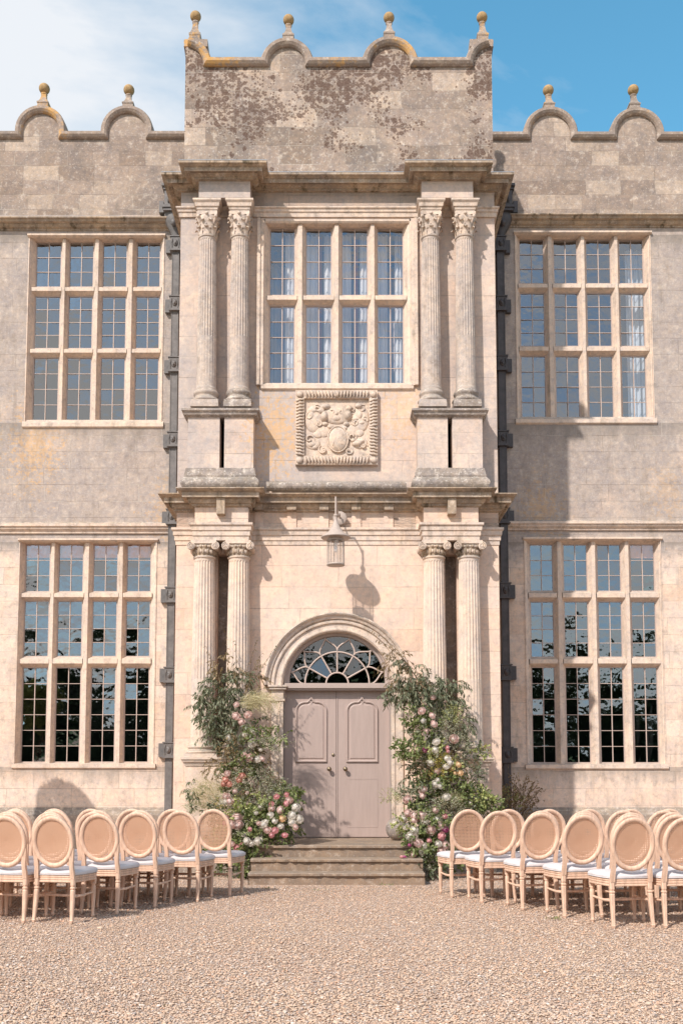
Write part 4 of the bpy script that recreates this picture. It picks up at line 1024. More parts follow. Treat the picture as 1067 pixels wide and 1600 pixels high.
# ------------------------------------------------------------------ doorway
dw = empty('doorway', (cxA, DD, z_land)); dw.parent = house; dw.location = Vector((cxA, DD, z_land)) - Vector(house.location); WORLDLOC[dw.name] = Vector((cxA, DD, z_land))
def archsweep(mb, prof, a0=math.pi, a1=0.0, n=48, cx=cxA, cz=zsp):
    """prof: (radius, y)"""
    rows = []
    for i in range(n + 1):
        a = a0 + (a1 - a0) * i / n
        rows.append([(cx + r_ * math.cos(a), y, cz + r_ * math.sin(a)) for r_, y in prof])
    mb.grid(rows, smooth=False)
k = MB()
archsweep(k, [(1.075, DP), (1.075, DP - 0.10), (1.055, DP - 0.115), (1.035, DP - 0.10), (1.02, DP - 0.075), (0.985, DP - 0.06), (0.975, DP - 0.03), (0.945, DP - 0.045), (0.925, DP - 0.04), (0.915, DP - 0.012), (0.86, DP - 0.010), (0.83, DP - 0.02), (0.815, DP - 0.016), (0.80, DP + 0.01), (0.79, DP + 0.08), (0.78, DP + 0.16), (0.78, DP + 0.5)])
k.build('archivolt', M['trim'], dw)
for s_ in (-1, 1):
    k = MB()
    xi = cxA + s_ * 0.785; xo = cxA + s_ * 0.965
    a, c_ = min(xi, xo), max(xi, xo)
    k.box(a, c_, DP - 0.03, DP + 0.35, z_land, zsp - 0.22)
    k.box(min(xi, xi + s_ * .06), max(xi, xi + s_ * .06), DP - 0.045, DP + 0.3, z_land, zsp - 0.22)
    k.box(a - 0.02, c_ + 0.02, DP - 0.06, DP + 0.3, zsp - 0.235, zsp - 0.20); k.box(a, c_, DP - 0.035, DP + 0.3, zsp - 0.20, zsp - 0.065)
    o = 0.05; k.box(a - 0.03, c_ + 0.04, DP - 0.08, DP + 0.3, zsp - 0.065, zsp - 0.03); k.box(a - 0.045, c_ + 0.055, DP - 0.10, DP + 0.3, zsp - 0.03, zsp)
    k.box(a - 0.015, c_ + 0.015, DP - 0.08, DP + .3, z_land, z_land + 0.25)
    k.build('door_jamb', M['trim'], dw, bevel=0.006)
# painted frame
yF = DD - 0.06
k = MB(); zT0, zT1 = Z(1079.5, DD), Z(1070.5, DD)
archsweep(k, [(0.785, yF - 0.02), (0.755, yF - 0.02), (0.745, yF + 0.02), (0.715, yF + 0.03), (0.705, yF + 0.06)], cz=zT1 + 0.02)
for s_ in (-1, 1):
    a, c_ = sorted((cxA + s_ * 0.765, cxA + s_ * 0.79)); k.box(a, c_, yF - 0.02, DD + 0.06, z_land, zT0)
k.box(cxA - 0.80, cxA + 0.80, yF - 0.075, DD + 0.05, zT0 + 0.03, zT1 - 0.005); k.box(cxA - 0.79, cxA + 0.79, yF - 0.045, DD + 0.05, zT0, zT0 + 0.03); k.box(cxA - 0.78, cxA + 0.78, yF - 0.055, DD + 0.05, zT1 - 0.005, zT1 + 0.02)
k.box(cxA - 0.78, cxA + 0.78, DD + 0.02, DD + 0.06, z_land, z_land + 0.02)
k.build('door_frame', M['doorframe'], dw)
# fanlight
k = MB(); cz = zT1 + 0.02; yq = yF + 0.05; bw_ = 0.0135
def far(r_, deg): a = R(deg); return (cxA + r_ * math.cos(a), yq, cz + r_ * math.sin(a))
Rring, Rhub, Rmax = 0.475, 0.165, 0.725
k.tube([far(Rhub, 180 * q / 24) for q in range(25)], bw_, 6)
joints_ = [0, 29, 60, 90, 120, 151, 180]
k.tube([far(Rring, 180 * q / 40) for q in range(41)], bw_, 6)
for j in joints_[1:-1]: k.tube([far(Rhub, j), far(Rring, j)], bw_, 6)
for j in range(6):
    a0, a1 = joints_[j], joints_[j + 1]; mid = (a0 + a1) / 2
    for e, sgn in ((a0, 1), (a1, -1)):
        pts = []
        for q in range(11):
            u = q / 10
            # ogee petal: bulges outwards, then sweeps to a point
            rr_ = Rring + (0.705 - Rring) * u
            half = (mid - e) * (1 - (u ** 2.2) if u < 0.0 else 1)
            t3 = max(0.0, (u - 0.12) / 0.88); ang = e + (mid - e) * (3 * t3 ** 2 - 2 * t3 ** 3)
            pts.append(far(rr_, ang))
        if e in (0, 180): pts = [p for p in pts if p[2] >= cz - 0.002]
        k.tube(pts, bw_ * 0.95, 6)
fan = k.build('fanlight', M['bars'], dw)
k = MB(); rr2 = random.Random(5)
# panes between ring and hub, and petals: wedge quads each tilted slightly so they mirror different bits of sky
def fanpane(r0, r1, a0, a1):
    tx, tz = rr2.gauss(0, 0.02), rr2.gauss(0.0, 0.03); n_ = 6; rows = []
    for rr_ in (r0, r1): rows.append([far(rr_, a0 + (a1 - a0) * q / n_) for q in range(n_ + 1)])
    mx = sum(p[0] for p in rows[1]) / 7; mz = sum(p[2] for p in rows[1]) / 7
    rows = [[(p[0], yq + 0.022 + (p[0] - mx) * tx + (p[2] - mz) * tz, p[2]) for p in r_] for r_ in rows]
    k.grid(rows, smooth=False)
fanpane(0.002, Rhub, 0, 180)
for j in range(6):
    fanpane(Rhub, Rring, joints_[j], joints_[j + 1]); fanpane(Rring, 0.725, joints_[j], joints_[j + 1])
k.build('pane', M['glassfan'], fan)
# door leaves with raised ogee panels
def ogee(x0, x1, z0, z1):
    w = x1 - x0; c_ = (x0 + x1) / 2; zs = z1 - 0.20; pts = [(x0, z0), (x0, zs)]
    for q in range(1, 9):
        a = math.pi - (math.pi / 2 - 0.12) * q / 8; pts.append((x0 + w * 0.30 + w * 0.30 * math.cos(a), zs + 0.125 * math.sin(a)))
    for q in range(1, 7):
        u = q / 6; pts.append((x0 + w * 0.335 + (w * 0.165) * u, zs + 0.124 + 0.076 * (u ** 2.0)))
    left = pts; right = [(2 * c_ - x, z) for x, z in reversed(left[:-1])]
    return left + right
def offset(poly, d):
    n = len(poly); out = []
    for i in range(n):
        a, p, b_ = Vector(poly[i - 1]), Vector(poly[i]), Vector(poly[(i + 1) % n])
        d1, d2 = (p - a).normalized(), (b_ - p).normalized(); n1, n2 = Vector((d1.y, -d1.x)), Vector((d2.y, -d2.x)); m = (n1 + n2) / max(0.85, 1 + n1.dot(n2)); q = p + m * d; out.append((q.x, q.y))
    return out
xm = X(525.3, 1200, DD); zD1 = zT0 + 0.0
for s_, (xa, xb, pa, pb) in enumerate(((cxA - 0.765, xm - 0.003, 462.5, 510), (xm + 0.003, cxA + 0.765, 542, 589.5))):
    lf = empty('door_leaf', ((xa + xb) / 2, DD, z_land)); lf.parent = dw; lf.location = Vector(lf.location) - WORLDLOC['doorway']
    # a single mesh for the leaf: parent directly instead of an empty
    bpy.data.objects.remove(lf)
    k = MB(); k.box(xa, xb, DD, DD + 0.05, z_land + 0.018, zD1)
    p0, p1 = X(pa, 1150, DD), X(pb, 1150, DD); zq0, zq1 = Z(1190, DD), Z(1089, DD)
    og = ogee(p0, p1, zq0, zq1)
    lv = [(0.000, 0.0), (-0.004, 0.012), (-0.010, 0.012), (-0.018, 0.0), (-0.030, -0.0)]
    rows = []
    for off, yy in ((-0.012, 0.0), (-0.006, -0.022), (0.004, -0.026), (0.016, -0.020), (0.024, -0.004), (0.036, -0.004), (0.05, -0.014), (0.06, -0.015)):
        rows.append([(x, DD + yy - 0.0005, z) for x, z in offset(og, off)])
    k.grid(rows, close_v=True, smooth=False); k.add(rows[-1], [tuple(range(len(rows[-1])))])
    # lower flush panel beads
    zl = Z(1217, DD); zl0 = z_land + 0.16
    for (a_, b2_, c_, d_) in ((p0 - .0, p1 + .0, zl - 0.004, zl + 0.004), (p0, p1, zl0 - .004, zl0 + .004)): k.box(a_, b2_, DD - 0.003, DD, c_, d_)
    k.box(p0 - 0.004, p0 + 0.003, DD - 0.003, DD, zl0 + .005, zl - .005); k.box(p1 - 0.003, p1 + 0.004, DD - 0.003, DD, zl0 + .005, zl - .005)
    if s_ == 1: k.box(xm + 0.0005 + .003, xm + 0.02, DD - 0.010, DD - 0.001, z_land + 0.02, zD1 - 0.002)
    leaf = k.build('door_leaf', M['door'], dw)
    kx, kz = X((514.4, 539.4)[s_], 1201.5, DD), Z(1201.5, DD)
    k = MB(); rows = []
    for r_, yy in ((0.030, -0.001), (0.030, -0.008), (0.012, -0.012), (0.012, -0.035), (0.026, -0.045), (0.034, -0.06), (0.030, -0.078), (0.012, -0.088), (0.001, -0.089)):
        rows.append([(kx + r_ * math.cos(2 * math.pi * q / 16), DD + yy, kz + r_ * math.sin(2 * math.pi * q / 16)) for q in range(16)])
    k.grid(rows, close_v=True); k.build('door_knob', M['brass'], leaf)
    if s_ == 0:
        ex, ez = X(520.6, 1179.5, DD), Z(1179.5, DD); k = MB(); rows = [[(ex + r_ * math.cos(2 * math.pi * q / 14), DD + yy, ez + r_ * 1.1 * math.sin(2 * math.pi * q / 14)) for q in range(14)] for r_, yy in ((0.024, -0.001), (0.022, -0.008), (0.006, -0.009))]
        k.grid(rows, close_v=True); k.build('keyhole_plate', M['brass'], leaf)

# ------------------------------------------------------------------ drainpipes
def pipe(xs, boxes, mat, hop, label, side):
    D_ = DW - 0.10
    def px_at(y):
        for (y0, x0), (y1, x1) in zip(xs[:-1], xs[1:]):
            if y0 <= y <= y1: return x0 + (x1 - x0) * (y - y0) / (y1 - y0)
        return xs[-1][1]
    k = MB(); xc = sum(X(px_at(y), y, D_) for y in (400, 600, 800, 1000)) / 4
    w = 0.062
    rows = []
    for z in (Z(395, D_), 0.25): rows.append([(xc - w, D_ - 0.055, z), (xc - w * .9, D_ - .062, z), (xc + w * .9, D_ - .062, z), (xc + w, D_ - 0.055, z), (xc + w, D_ + 0.04, z), (xc - w, D_ + 0.04, z)])
    k.grid(rows, close_v=True, smooth=False)
    # raised side ribs and decorative strips
    for q in range(len(boxes) - 1):
        za, zb = Z(boxes[q] + 14, D_), Z(boxes[q + 1] - 14, D_)
        for s_ in (-1, 1): k.box(xc + s_ * w * .9 - 0.007, xc + s_ * w * .9 + 0.007, D_ - 0.070, D_ - 0.058, zb, za)
    dp = k.build('drainpipe', mat, house); dp['label'] = label
    k = MB(); zh0, zh1 = Z(290, D_ - .1), Z(372, D_ - .1); h = zh0 - zh1
    for (t0, t1, hw, dd) in ((0, .05, .17, .19), (.05, .10, .145, .16), (.10, .40, .125, .14), (.40, .45, .16, .18), (.45, .50, .14, .16)):
        k.box(xc - hw + hop, xc + hw + hop, D_ - dd, D_ + 0.09, zh0 - h * t1, zh0 - h * t0 - 0.001)
    rows = []
    for t, hw in ((.5, .15), (.58, .155), (.68, .145), (.78, .11), (.88, .075), (1.0, .065)): rows.append([(xc + hw * math.cos(2 * math.pi * q / 16) + hop * max(0, 1 - (t - .5) * 2), D_ + 0.0 + hw * .8 * math.sin(2 * math.pi * q / 16), zh0 - h * t) for q in range(16)])
    k.grid(rows, close_v=True)
    for q in (-1, 1): k.ell((xc + hop + q * .055, D_ - .15, zh0 - h * .25), (.03, .03, .1), 8, 6)
    k.ell((xc + hop * .5, D_ - .13, zh0 - h * .72), (.05, .05, .06), 10, 8)
    k.box(xc + side * .16 + hop, xc + side * .24 + hop, D_ - .02, D_ + .085, zh0 - h * .46, zh0 - h * .24)
    k.build('hopper', mat, dp)
    for q, yb_ in enumerate(boxes):
        k = MB(); zc_ = Z(yb_, D_); hh = 0.115
        k.box(xc - 0.085, xc + 0.085, D_ - 0.10, D_ + 0.05, zc_ - hh, zc_ + hh)
        k.box(xc - 0.10, xc + 0.10, D_ - 0.115, D_ + 0.05, zc_ + hh, zc_ + hh + 0.02); k.box(xc - 0.10, xc + 0.10, D_ - 0.115, D_ + 0.05, zc_ - hh - 0.02, zc_ - hh)
        # carved mask on the bracket
        k.ell((xc, D_ - 0.10, zc_), (0.045, 0.03, 0.062), 10, 8); k.ell((xc, D_ - 0.13, zc_ - .01), (0.012, 0.015, 0.022), 6, 5)
        for s_ in (-1, 1): k.ell((xc + s_ * .02, D_ - 0.125, zc_ + .02), (0.009, 0.008, 0.008), 6, 4); k.tube([(xc + s_ * .055, D_ - .10, zc_ - .08), (xc + s_ * .065, D_ - .105, zc_), (xc + s_ * .05, D_ - .10, zc_ + .08)], .010, 5)
        xe = xc + side * 0.085
        k.box(min(xe, xe + side * 0.10), max(xe, xe + side * 0.10), D_ + 0.02, DW - 0.001, zc_ - hh, zc_ + hh)
        k.build('bracket', mat, dp)
pipe([(300, 277), (400, 276.5), (480, 275.5), (571, 274), (690, 272.5), (815, 269), (930, 267.5), (1055, 265.5), (1170, 264.5)], [384, 477, 572, 688.5, 809, 930.5, 1055, 1172], M['pipe_l'], -0.07, 'pale grey sunlit drainpipe in the corner left of the porch', -1)
pipe([(300, 781), (400, 781.5), (571, 783), (690, 785), (815, 786), (930, 787.5), (1055, 789), (1180, 790)], [384, 477, 570, 687, 807.5, 924, 1051, 1179.5], M['pipe'], 0.08, 'dark shaded drainpipe in the corner right of the porch', 1)

# wing roofs (low, behind the parapets)
k = MB(); zr = zc_top + 0.5
k.quad((-WX, DW + Tm, zr), (WX, DW + Tm, zr), (WX, DW + 8, zr), (-WX, DW + 8, zr)); k.quad((TL + .3, DT + .3, zbT + .3), (TR - .3, DT + .3, zbT + .3), (TR - .3, DW + 1, zbT + .3), (TL + .3, DW + 1, zbT + .3))
k.quad((-WX, DW + 8, 0), (WX, DW + 8, 0), (WX, DW + 8, zr), (-WX, DW + 8, zr))
k.build('roof', M['lead'], house)

# ------------------------------------------------------------------ steps
st = empty('stone_steps', (cxA, 13.6, 0)); tag(st, 'three worn brown stone steps up to the closed double doors', 'steps')
ys = (12.88, 13.19, 13.50, 15.42)
for q in range(3):
    zt_ = 0.152 * (q + 1); yb_ = ys[q + 1] if q < 2 else ys[3]
    k = MB(); n_ = 40; hw = 1.10 if q < 2 else 1.05
    y0, ya = ys[q], ys[q] + 0.035
    xs_ = [cxA - hw + 2 * hw * i / n_ for i in range(n_ + 1)]
    rr3 = random.Random(q)
    wob = [rr3.uniform(-0.004, 0.010) + (0.012 if rr3.random() < 0.12 else 0) for _ in xs_]
    rows = [[(x, yb_ + (0.02 if q < 2 else 0), zt_) for x in xs_], [(x, y0 + 0.02, zt_ - 0.001) for x in xs_], [(x, y0 + w_, zt_ - 0.010) for x, w_ in zip(xs_, wob)], [(x, y0 + w_ * 1.2, zt_ - 0.034) for x, w_ in zip(xs_, wob)], [(x, ya, zt_ - 0.042) for x in xs_], [(x, ya + 0.002, max(0, zt_ - 0.155)) for x in xs_]]
    k.grid(rows, smooth=False)
    for s_ in (-1, 1): k.quad((cxA + s_ * hw, y0 + .02, 0), (cxA + s_ * hw, yb_, 0), (cxA + s_ * hw, yb_, zt_), (cxA + s_ * hw, y0 + .02, zt_))
    k.build('step', M['step'], st)
# stone ball and its base by the right jamb
x, _, z = P(620, 1291, 14.55); r = 0.155
sb = empty('stone_orb', (x, 14.6, z_land)); tag(sb, 'grey lichened stone ball sitting beside the right door jamb', 'stone ball')
k = MB(); k.ell((x, 14.6, z_land + 0.165), (r, r, 0.165), 24, 16); k.build('orb', M['torus'], sb)

# ------------------------------------------------------------------ lantern
LD = DP - 0.58
lx = X(524.5, 840, LD)
lan = empty('wall_lantern', (lx, DP, Z(806, DP))); tag(lan, 'conical roofed metal and glass lantern on a wall bracket above the arch', 'lantern')
zk = lambda y: Z(y, LD)
k = MB(); zc_ = Z(812, DP)
rows = [[(lx + 0.06 + r_ * math.cos(2 * math.pi * q / 24), DP + yy, zc_ + r_ * math.sin(2 * math.pi * q / 24)) for q in range(24)] for r_, yy in ((0.105, -0.071), (0.105, -0.09), (0.09, -0.10), (0.03, -0.105), (0.001, -0.105))]
k.grid(rows, close_v=True); k.tube([(lx + .06, DP - 0.005, zc_), (lx + 0.06, DP - 0.09, zc_)], 0.04, 10)
k.build('wall_plate', M['lantern'], lan)
k = MB()
pts = [(lx + 0.06, DP - 0.10, zc_), (lx + 0.05, DP - 0.17, zc_ + .05), (lx + 0.03, DP - 0.26, zk(786) - .12), (lx + 0.01, LD + 0.16, zk(780)), (lx, LD + 0.05, zk(779)), (lx, LD, zk(784)), (lx, LD, zk(803))]
k.tube(pts, 0.013, 8); k.tube([(lx, LD, zk(776)), (lx, LD, zk(806))], 0.013, 8)
k.build('bracket_arm', M['lantern'], lan)
k = MB()
k.lathe([(0.001, zk(803)), (0.03, zk(804)), (0.034, zk(806)), (0.018, zk(807.5)), (0.022, zk(809)), (0.020, zk(811)), (0.04, zk(818)), (0.07, zk(825)), (0.115, zk(832)), (0.205, zk(838.5)), (0.212, zk(840)), (0.208, zk(841)), (0.11, zk(839)), (0.105, zk(843))], lx, LD, 32)
k.build('conical_roof', M['lantern'], lan)
k = MB(); rb_ = 0.122; z1_, z0_ = zk(844), zk(883)
k.lathe([(rb_, z1_ + .01), (rb_ + .008, z1_), (rb_, z1_ - .012)], lx, LD, 24); k.lathe([(rb_, z0_ + .02), (rb_ + .01, z0_ + 0.01), (rb_ + .004, z0_ - .008), (rb_ * .7, z0_ - .012), (.01, z0_ - .012)], lx, LD, 24)
for q in range(8):
    a = 2 * math.pi * q / 8 + .2; k.tube([(lx + rb_ * math.cos(a), LD + rb_ * math.sin(a), z1_), (lx + rb_ * math.cos(a), LD + rb_ * math.sin(a), z0_)], 0.006, 5)
k.build('cage', M['lantern'], lan)
k = MB(); k.lathe([(rb_ - .008, z1_), (rb_ - .008, z0_)], lx, LD, 24); k.build('lamp_glass', M['glasslamp'], lan)
k = MB(); k.tube([(lx, LD, z1_), (lx, LD, z1_ - .08)], .018, 8); k.ell((lx, LD, z1_ - .13), (.028, .028, .05), 10, 8); k.build('bulb', M['curtain'], lan)


# ------------------------------------------------------------------ oval-backed chairs
def make_chair():
    t = empty('oval_back_chair', (0, 0, 0))
    H0 = 0.975
    # seat frame with grooved apron
    k = MB()
    zt_, zb_0 = 0.425, 0.36
    def seatloop(o, z):
        pts = []
        for (x, y) in ((-.185, -.20), (.185, -.20), (.215, -.10), (.235, .05), (.240, .17), (.215, .225), (.12, .238), (0, .242), (-.12, .238), (-.215, .225), (-.240, .17), (-.235, .05), (-.215, -.10)):
            l = math.hypot(x, y); pts.append((x * (1 + o / l), y * (1 + o / l), z))
        return pts
    lv = [(0.0, zt_), (0.004, zt_ - .004), (0.004, zt_ - .014), (-.004, zt_ - .018), (-.004, zt_ - .022), (.003, zt_ - .026), (.003, zt_ - .036), (-.004, zt_ - .040), (-.004, zt_ - .044), (.002, zt_ - .048), (.002, zt_ - .060), (-.006, zb_0)]
    rows = [seatloop(o, z) for o, z in lv]
    k.grid(rows, close_v=True, smooth=False); k.add(rows[0], [tuple(range(13))]); k.add(rows[-1], [tuple(range(13))])
    k.build('seat_frame', M['wood'], t, origin=(0, 0, .36))
    k = MB()
    rows = [seatloop(o, z) for o, z in ((-.004, .426), (.008, .434), (.012, .448), (.006, .462), (-.012, .472), (-.05, .481), (-.11, .487))]
    k.grid(rows, close_v=True); k.add(rows[-1], [tuple(range(13))], True)
    k.tube(rows[1] + rows[1][:1], 0.0045, 5)
    k.build('cushion', M['cushion'], t, origin=(0, 0, .425))
    # legs
    for sx_ in (-1, 1):
        k = MB(); x, y = sx_ * .205, .185
        k.box(x - .022, x + .022, y - .022, y + .022, .335, .362)
        k.lathe([(.018, .336), (.026, .328), (.026, .318), (.016, .308), (.021, .298), (.0235, .27), (.0215, .20), (.0185, .12), (.0155, .05), (.0135, .035), (.019, .028), (.019, .018), (.012, .010), (.011, 0)], x, y, 16, fl=lambda a, kk: 1 - (0.07 if 5 <= kk <= 8 else 0) * (0.5 + 0.5 * math.cos(8 * a)))
        k.build('leg', M['wood'], t, origin=(x, y, 0))
    for sx_ in (-1, 1):
        k = MB(); rows = []
        for (x, y, z, w) in ((.178, -.196, .425, .021), (.178, -.198, .34, .021), (.178, -.198, .325, .016), (.178, -.199, .318, .023), (.178, -.199, .308, .023), (.178, -.20, .300, .017), (.179, -.201, .29, .021), (.181, -.208, .20, .020), (.184, -.222, .08, .0165), (.186, -.230, .03, .015), (.186, -.231, .022, .018), (.186, -.232, .0, .012)):
            c_ = .35 * w
            rows.append([(sx_ * x + a * w * q - 0, y + b2_ * w * r_, z) for a, b2_, q, r_ in ((-1, -1, 1, .6), (-1, -1, .6, 1), (1, -1, .6, 1), (1, -1, 1, .6), (1, 1, 1, .6), (1, 1, .6, 1), (-1, 1, .6, 1), (-1, 1, 1, .6))])
        k.grid(rows, close_v=True, smooth=False); k.add(rows[-1], [tuple(range(8))])
        k.build('leg', M['wood'], t, origin=(sx_ * .186, -.23, 0))
    for sx_ in (-1, 1):
        k = MB(); k.tube([(sx_ * .180, -.206, .235), (sx_ * .190, -.05, .228), (sx_ * .203, .182, .238)], [.010, .013, .010], 8); k.build('stretcher', M['wood'], t)
    k = MB(); k.tube([(-.190, -.02, .228), (0, -.02, .225), (.190, -.02, .228)], [.010, .013, .010], 8); k.build('stretcher', M['wood'], t)
    # backrest: tilted oval ring on two shaped posts
    zc_, A_, B_ = .735, .208, .240
    lean = R(9)
    def bk(x, z, y=0):   # place on the leaning plane
        dz = z - .42
        return (x, -.205 - dz * math.tan(lean) + y, z)
    k = MB(); rows = []
    n_ = 44
    for q in range(n_):
        a = 2 * math.pi * q / n_
        row = []
        for (f, yy) in ((0, .008), (.008, .016), (.026, .018), (.038, .012), (.045, .004), (.045, -.006), (.038, -.012), (.030, -.018), (.012, -.020), (.002, -.012)):
            row.append(bk((A_ - f) * math.cos(a), zc_ + (B_ - f) * math.sin(a), yy))
        rows.append(row)
    k.grid(rows, close_u=True, close_v=True)
    for sx_ in (-1, 1):
        sec = []
        for (x, z, w, d) in ((.178, .40, .020, .019), (.176, .46, .019, .019), (.172, .50, .018, .018), (.172, .545, .019, .017), (.177, .59, .019, .015), (.186, .635, .015, .014), (.195, .68, .009, .012)):
            p = bk(sx_ * x, z); sec.append([(p[0] - w, p[1] - d, p[2]), (p[0] + w, p[1] - d, p[2]), (p[0] + w, p[1] + d * .8, p[2]), (p[0] - w, p[1] + d * .8, p[2])])
        k.grid(sec, close_v=True, smooth=False)
    back = k.build('backrest', M['wood'], t, origin=(0, -.205, .42))
    k = MB(); rows = []
    for f in (1.0, .66, .33, .02):
        rows.append([bk((A_ - .040) * f * math.cos(2 * math.pi * q / 36), zc_ + (B_ - .040) * f * math.sin(2 * math.pi * q / 36), .0 + .012 * (1 - f)) for q in range(36)])
    k.grid(rows, close_v=True)
    k.build('cane_panel', M['cane'], back, origin=(0, -.24, .45))
    return t
def copy_tree(o, parent=None):
    c = o.copy(); COL.objects.link(c)
    if parent is not None: c.parent = parent
    for ch in list(o.children): copy_tree(ch, c)
    return c
ORD = ['first', 'second', 'third', 'fourth', 'fifth', 'sixth', 'seventh']
spots = []
rr4 = random.Random(21)
leftrows = [(-2.464, 9.5, 3), (-2.18, 10.1, 4), (-1.905, 10.62, 5), (-1.54, 11.12, 5), (-1.25, 11.62, 6)]
rightrows = [(2.397, 9.18, 3), (2.113, 9.857, 4), (1.814, 10.42, 4), (1.482, 11.0, 5), (1.222, 11.52, 6)]
for side, rws in ((-1, leftrows), (1, rightrows)):
    for ri, (x, y, n_) in enumerate(rws):
        for j in range(n_):
            a = (R(-11) if side < 0 else R(9)) + (rr4.gauss(0, R(1.6)) if j else 0)
            lx_, ly_ = x + side * .462 * j + (rr4.gauss(0, .012) if j else 0), y + .045 * j + (rr4.gauss(0, .018) if j else 0)
            ox, oy = (.186, -.231) if side < 0 else (-.186, -.231)
            cx_, cy_ = lx_ - (ox * math.cos(a) - oy * math.sin(a)), ly_ - (ox * math.sin(a) + oy * math.cos(a))
            sd_ = 'left' if side < 0 else 'right'
            rown = ['front', 'second', 'middle', 'fourth', 'back'][ri]
            pos_ = ['at the aisle end', 'second from the aisle', 'third from the aisle', 'fourth from the aisle', 'fifth from the aisle', 'sixth from the aisle'][j]
            rdesc = {'front': 'row nearest the camera', 'second': 'second row from the camera', 'middle': 'middle row of five', 'fourth': 'fourth row from the camera', 'back': 'row nearest the steps'}[rown]
            spots.append((cx_, cy_, a, f'pale oval-backed chair {pos_}, {rdesc}, {sd_} of the steps', sd_))
proto = make_chair()
for i, (x, y, a, lab, sd_) in enumerate(spots):
    o = proto if i == 0 else copy_tree(proto)
    o.location = (x, y, 0.012); o.rotation_euler = (0, 0, a)
    tag(o, lab, 'chair', 'oval-backed chairs in rows beside the aisle')

# ------------------------------------------------------------------ flowers and foliage
fr = random.Random(99)
def rv(s_=1.0):
    while True:
        v = Vector((fr.uniform(-1, 1), fr.uniform(-1, 1), fr.uniform(-1, 1)))
        if 0.05 < v.length < 1: return v * s_
def leaf(mb, p, d, L, w, curl_=0.2):
    d = d.normalized(); s_ = d.cross(rv()); 
    if s_.length < 1e-3: s_ = Vector((1, 0, 0))
    s_.normalize(); n_ = s_.cross(d)
    a = p; m1 = p + d * L * .35 + s_ * w * .5 + n_ * curl_ * L * .12; m2 = p + d * L * .35 - s_ * w * .5 + n_ * curl_ * L * .12
    mm = p + d * L * .45; e1 = p + d * L * .72 + s_ * w * .36 - n_ * curl_ * L * .05; e2 = p + d * L * .72 - s_ * w * .36 - n_ * curl_ * L * .05
    t_ = p + d * L - n_ * curl_ * L * .3
    mb.add([a, m1, e1, t_, e2, m2, mm], [(0, 1, 2, 6), (6, 2, 3), (6, 3, 4), (0, 6, 4, 5)], True)
def twigs(mb, stem, px, py, rx, ry, D, n, L, w, droop=0.3, nl=9, tl=0.16, dr=0.18, out=0.7, up=0.0):
    """leafy twigs through an ellipsoid measured in the photograph"""
    c = Vector(P(px, py, D)); ax, az = rx * D / FPX, ry * D / FPX
    for _ in range(int(n * 1.45)):
        v = rv(); v = v * (v.length ** -0.35)
        p = c + Vector((v.x * ax * .8, v.y * dr, v.z * az * .8))
        d = (Vector((v.x, v.y * .8 - .15, v.z)).normalized() * out + rv(.7) + Vector((0, 0, up))).normalized()
        q = p.copy(); pts = [q.copy()]
        for k_ in range(nl):
            q = q + d * tl / nl; d = (d + Vector((0, 0, -droop * .16)) + rv(.08)).normalized(); pts.append(q.copy())
            ld = (d * .5 + rv(.9) + Vector((0, 0, -droop))).normalized()
            leaf(mb, q, ld, L * fr.uniform(.65, 1.15), w * fr.uniform(.7, 1.2))
        if stem is not None: stem.tube([tuple(a) for a in pts[::3]], 0.0022, 3, cap=False)
def branch(mb, stem, a, b, L, w, n=14, sag=0.0, droop=0.8, th=0.004):
    A, B = Vector(P(*a)), Vector(P(*b)); pts = []
    for k_ in range(n + 1):
        t_ = k_ / n; p = A.lerp(B, t_) + Vector((0, 0, sag * math.sin(math.pi * t_))) + rv(.01); pts.append(p)
        if t_ > .12:
            for _ in range(2): leaf(mb, p, (B - A).normalized() * .4 + rv(.8) + Vector((0, 0, -droop)), L * fr.uniform(.6, 1.15), w)
    stem.tube([tuple(p) for p in pts], [th * (1 - .6 * k_ / n) for k_ in range(n + 1)], 4, cap=False)
def plume(mb, px, py, rx, ry, D, n, L, ang, spread=0.5, fall=0.5):
    c = Vector(P(px, py, D)); ax, az = rx * D / FPX, ry * D / FPX
    for _ in range(n):
        v = rv(); p = c + Vector((v.x * ax, v.y * .12, v.z * az)); a = ang + fr.gauss(0, spread)
        d = Vector((math.cos(a), fr.gauss(-.1, .3), math.sin(a))).normalized(); s_ = d.cross(rv()).normalized() * fr.uniform(.0012, .0022); l = L * fr.uniform(.5, 1.2); row = []
        for k_ in range(7):
            row.append((p - s_ * (1 - k_ * .1), p + s_ * (1 - k_ * .1))); p = p + d * l / 6; d = (d + Vector((0, 0, -fall * .2))).normalized()
        vs = [tuple(q) for pr_ in row for q in pr_]; mb.add(vs, [(2 * i, 2 * i + 1, 2 * i + 3, 2 * i + 2) for i in range(6)])
        for k_ in range(3, 7):
            q = Vector(row[k_][0])
            for _2 in range(2): leaf(mb, q, d + rv(.7), .012, .004)
def filler(mb, stem, px, py, rx, ry, D, n, size=.012, tl=.12, up=.3, dr=.15):
    c = Vector(P(px, py, D)); ax, az = rx * D / FPX, ry * D / FPX
    for _ in range(n):
        v = rv(); p = c + Vector((v.x * ax * .85, v.y * dr, v.z * az * .85)); d = (Vector((v.x, v.y - .2, v.z + up)) + rv(.6)).normalized()
        e = p + d * tl
        stem.tube([tuple(p), tuple(e)], .0012, 3, cap=False)
        for k_ in range(12):
            q = p.lerp(e, fr.uniform(.25, 1.05)) + rv(.022)
            leaf(mb, q, rv(), size * fr.uniform(.6, 1.3), size * .7)
rose_protos = {}
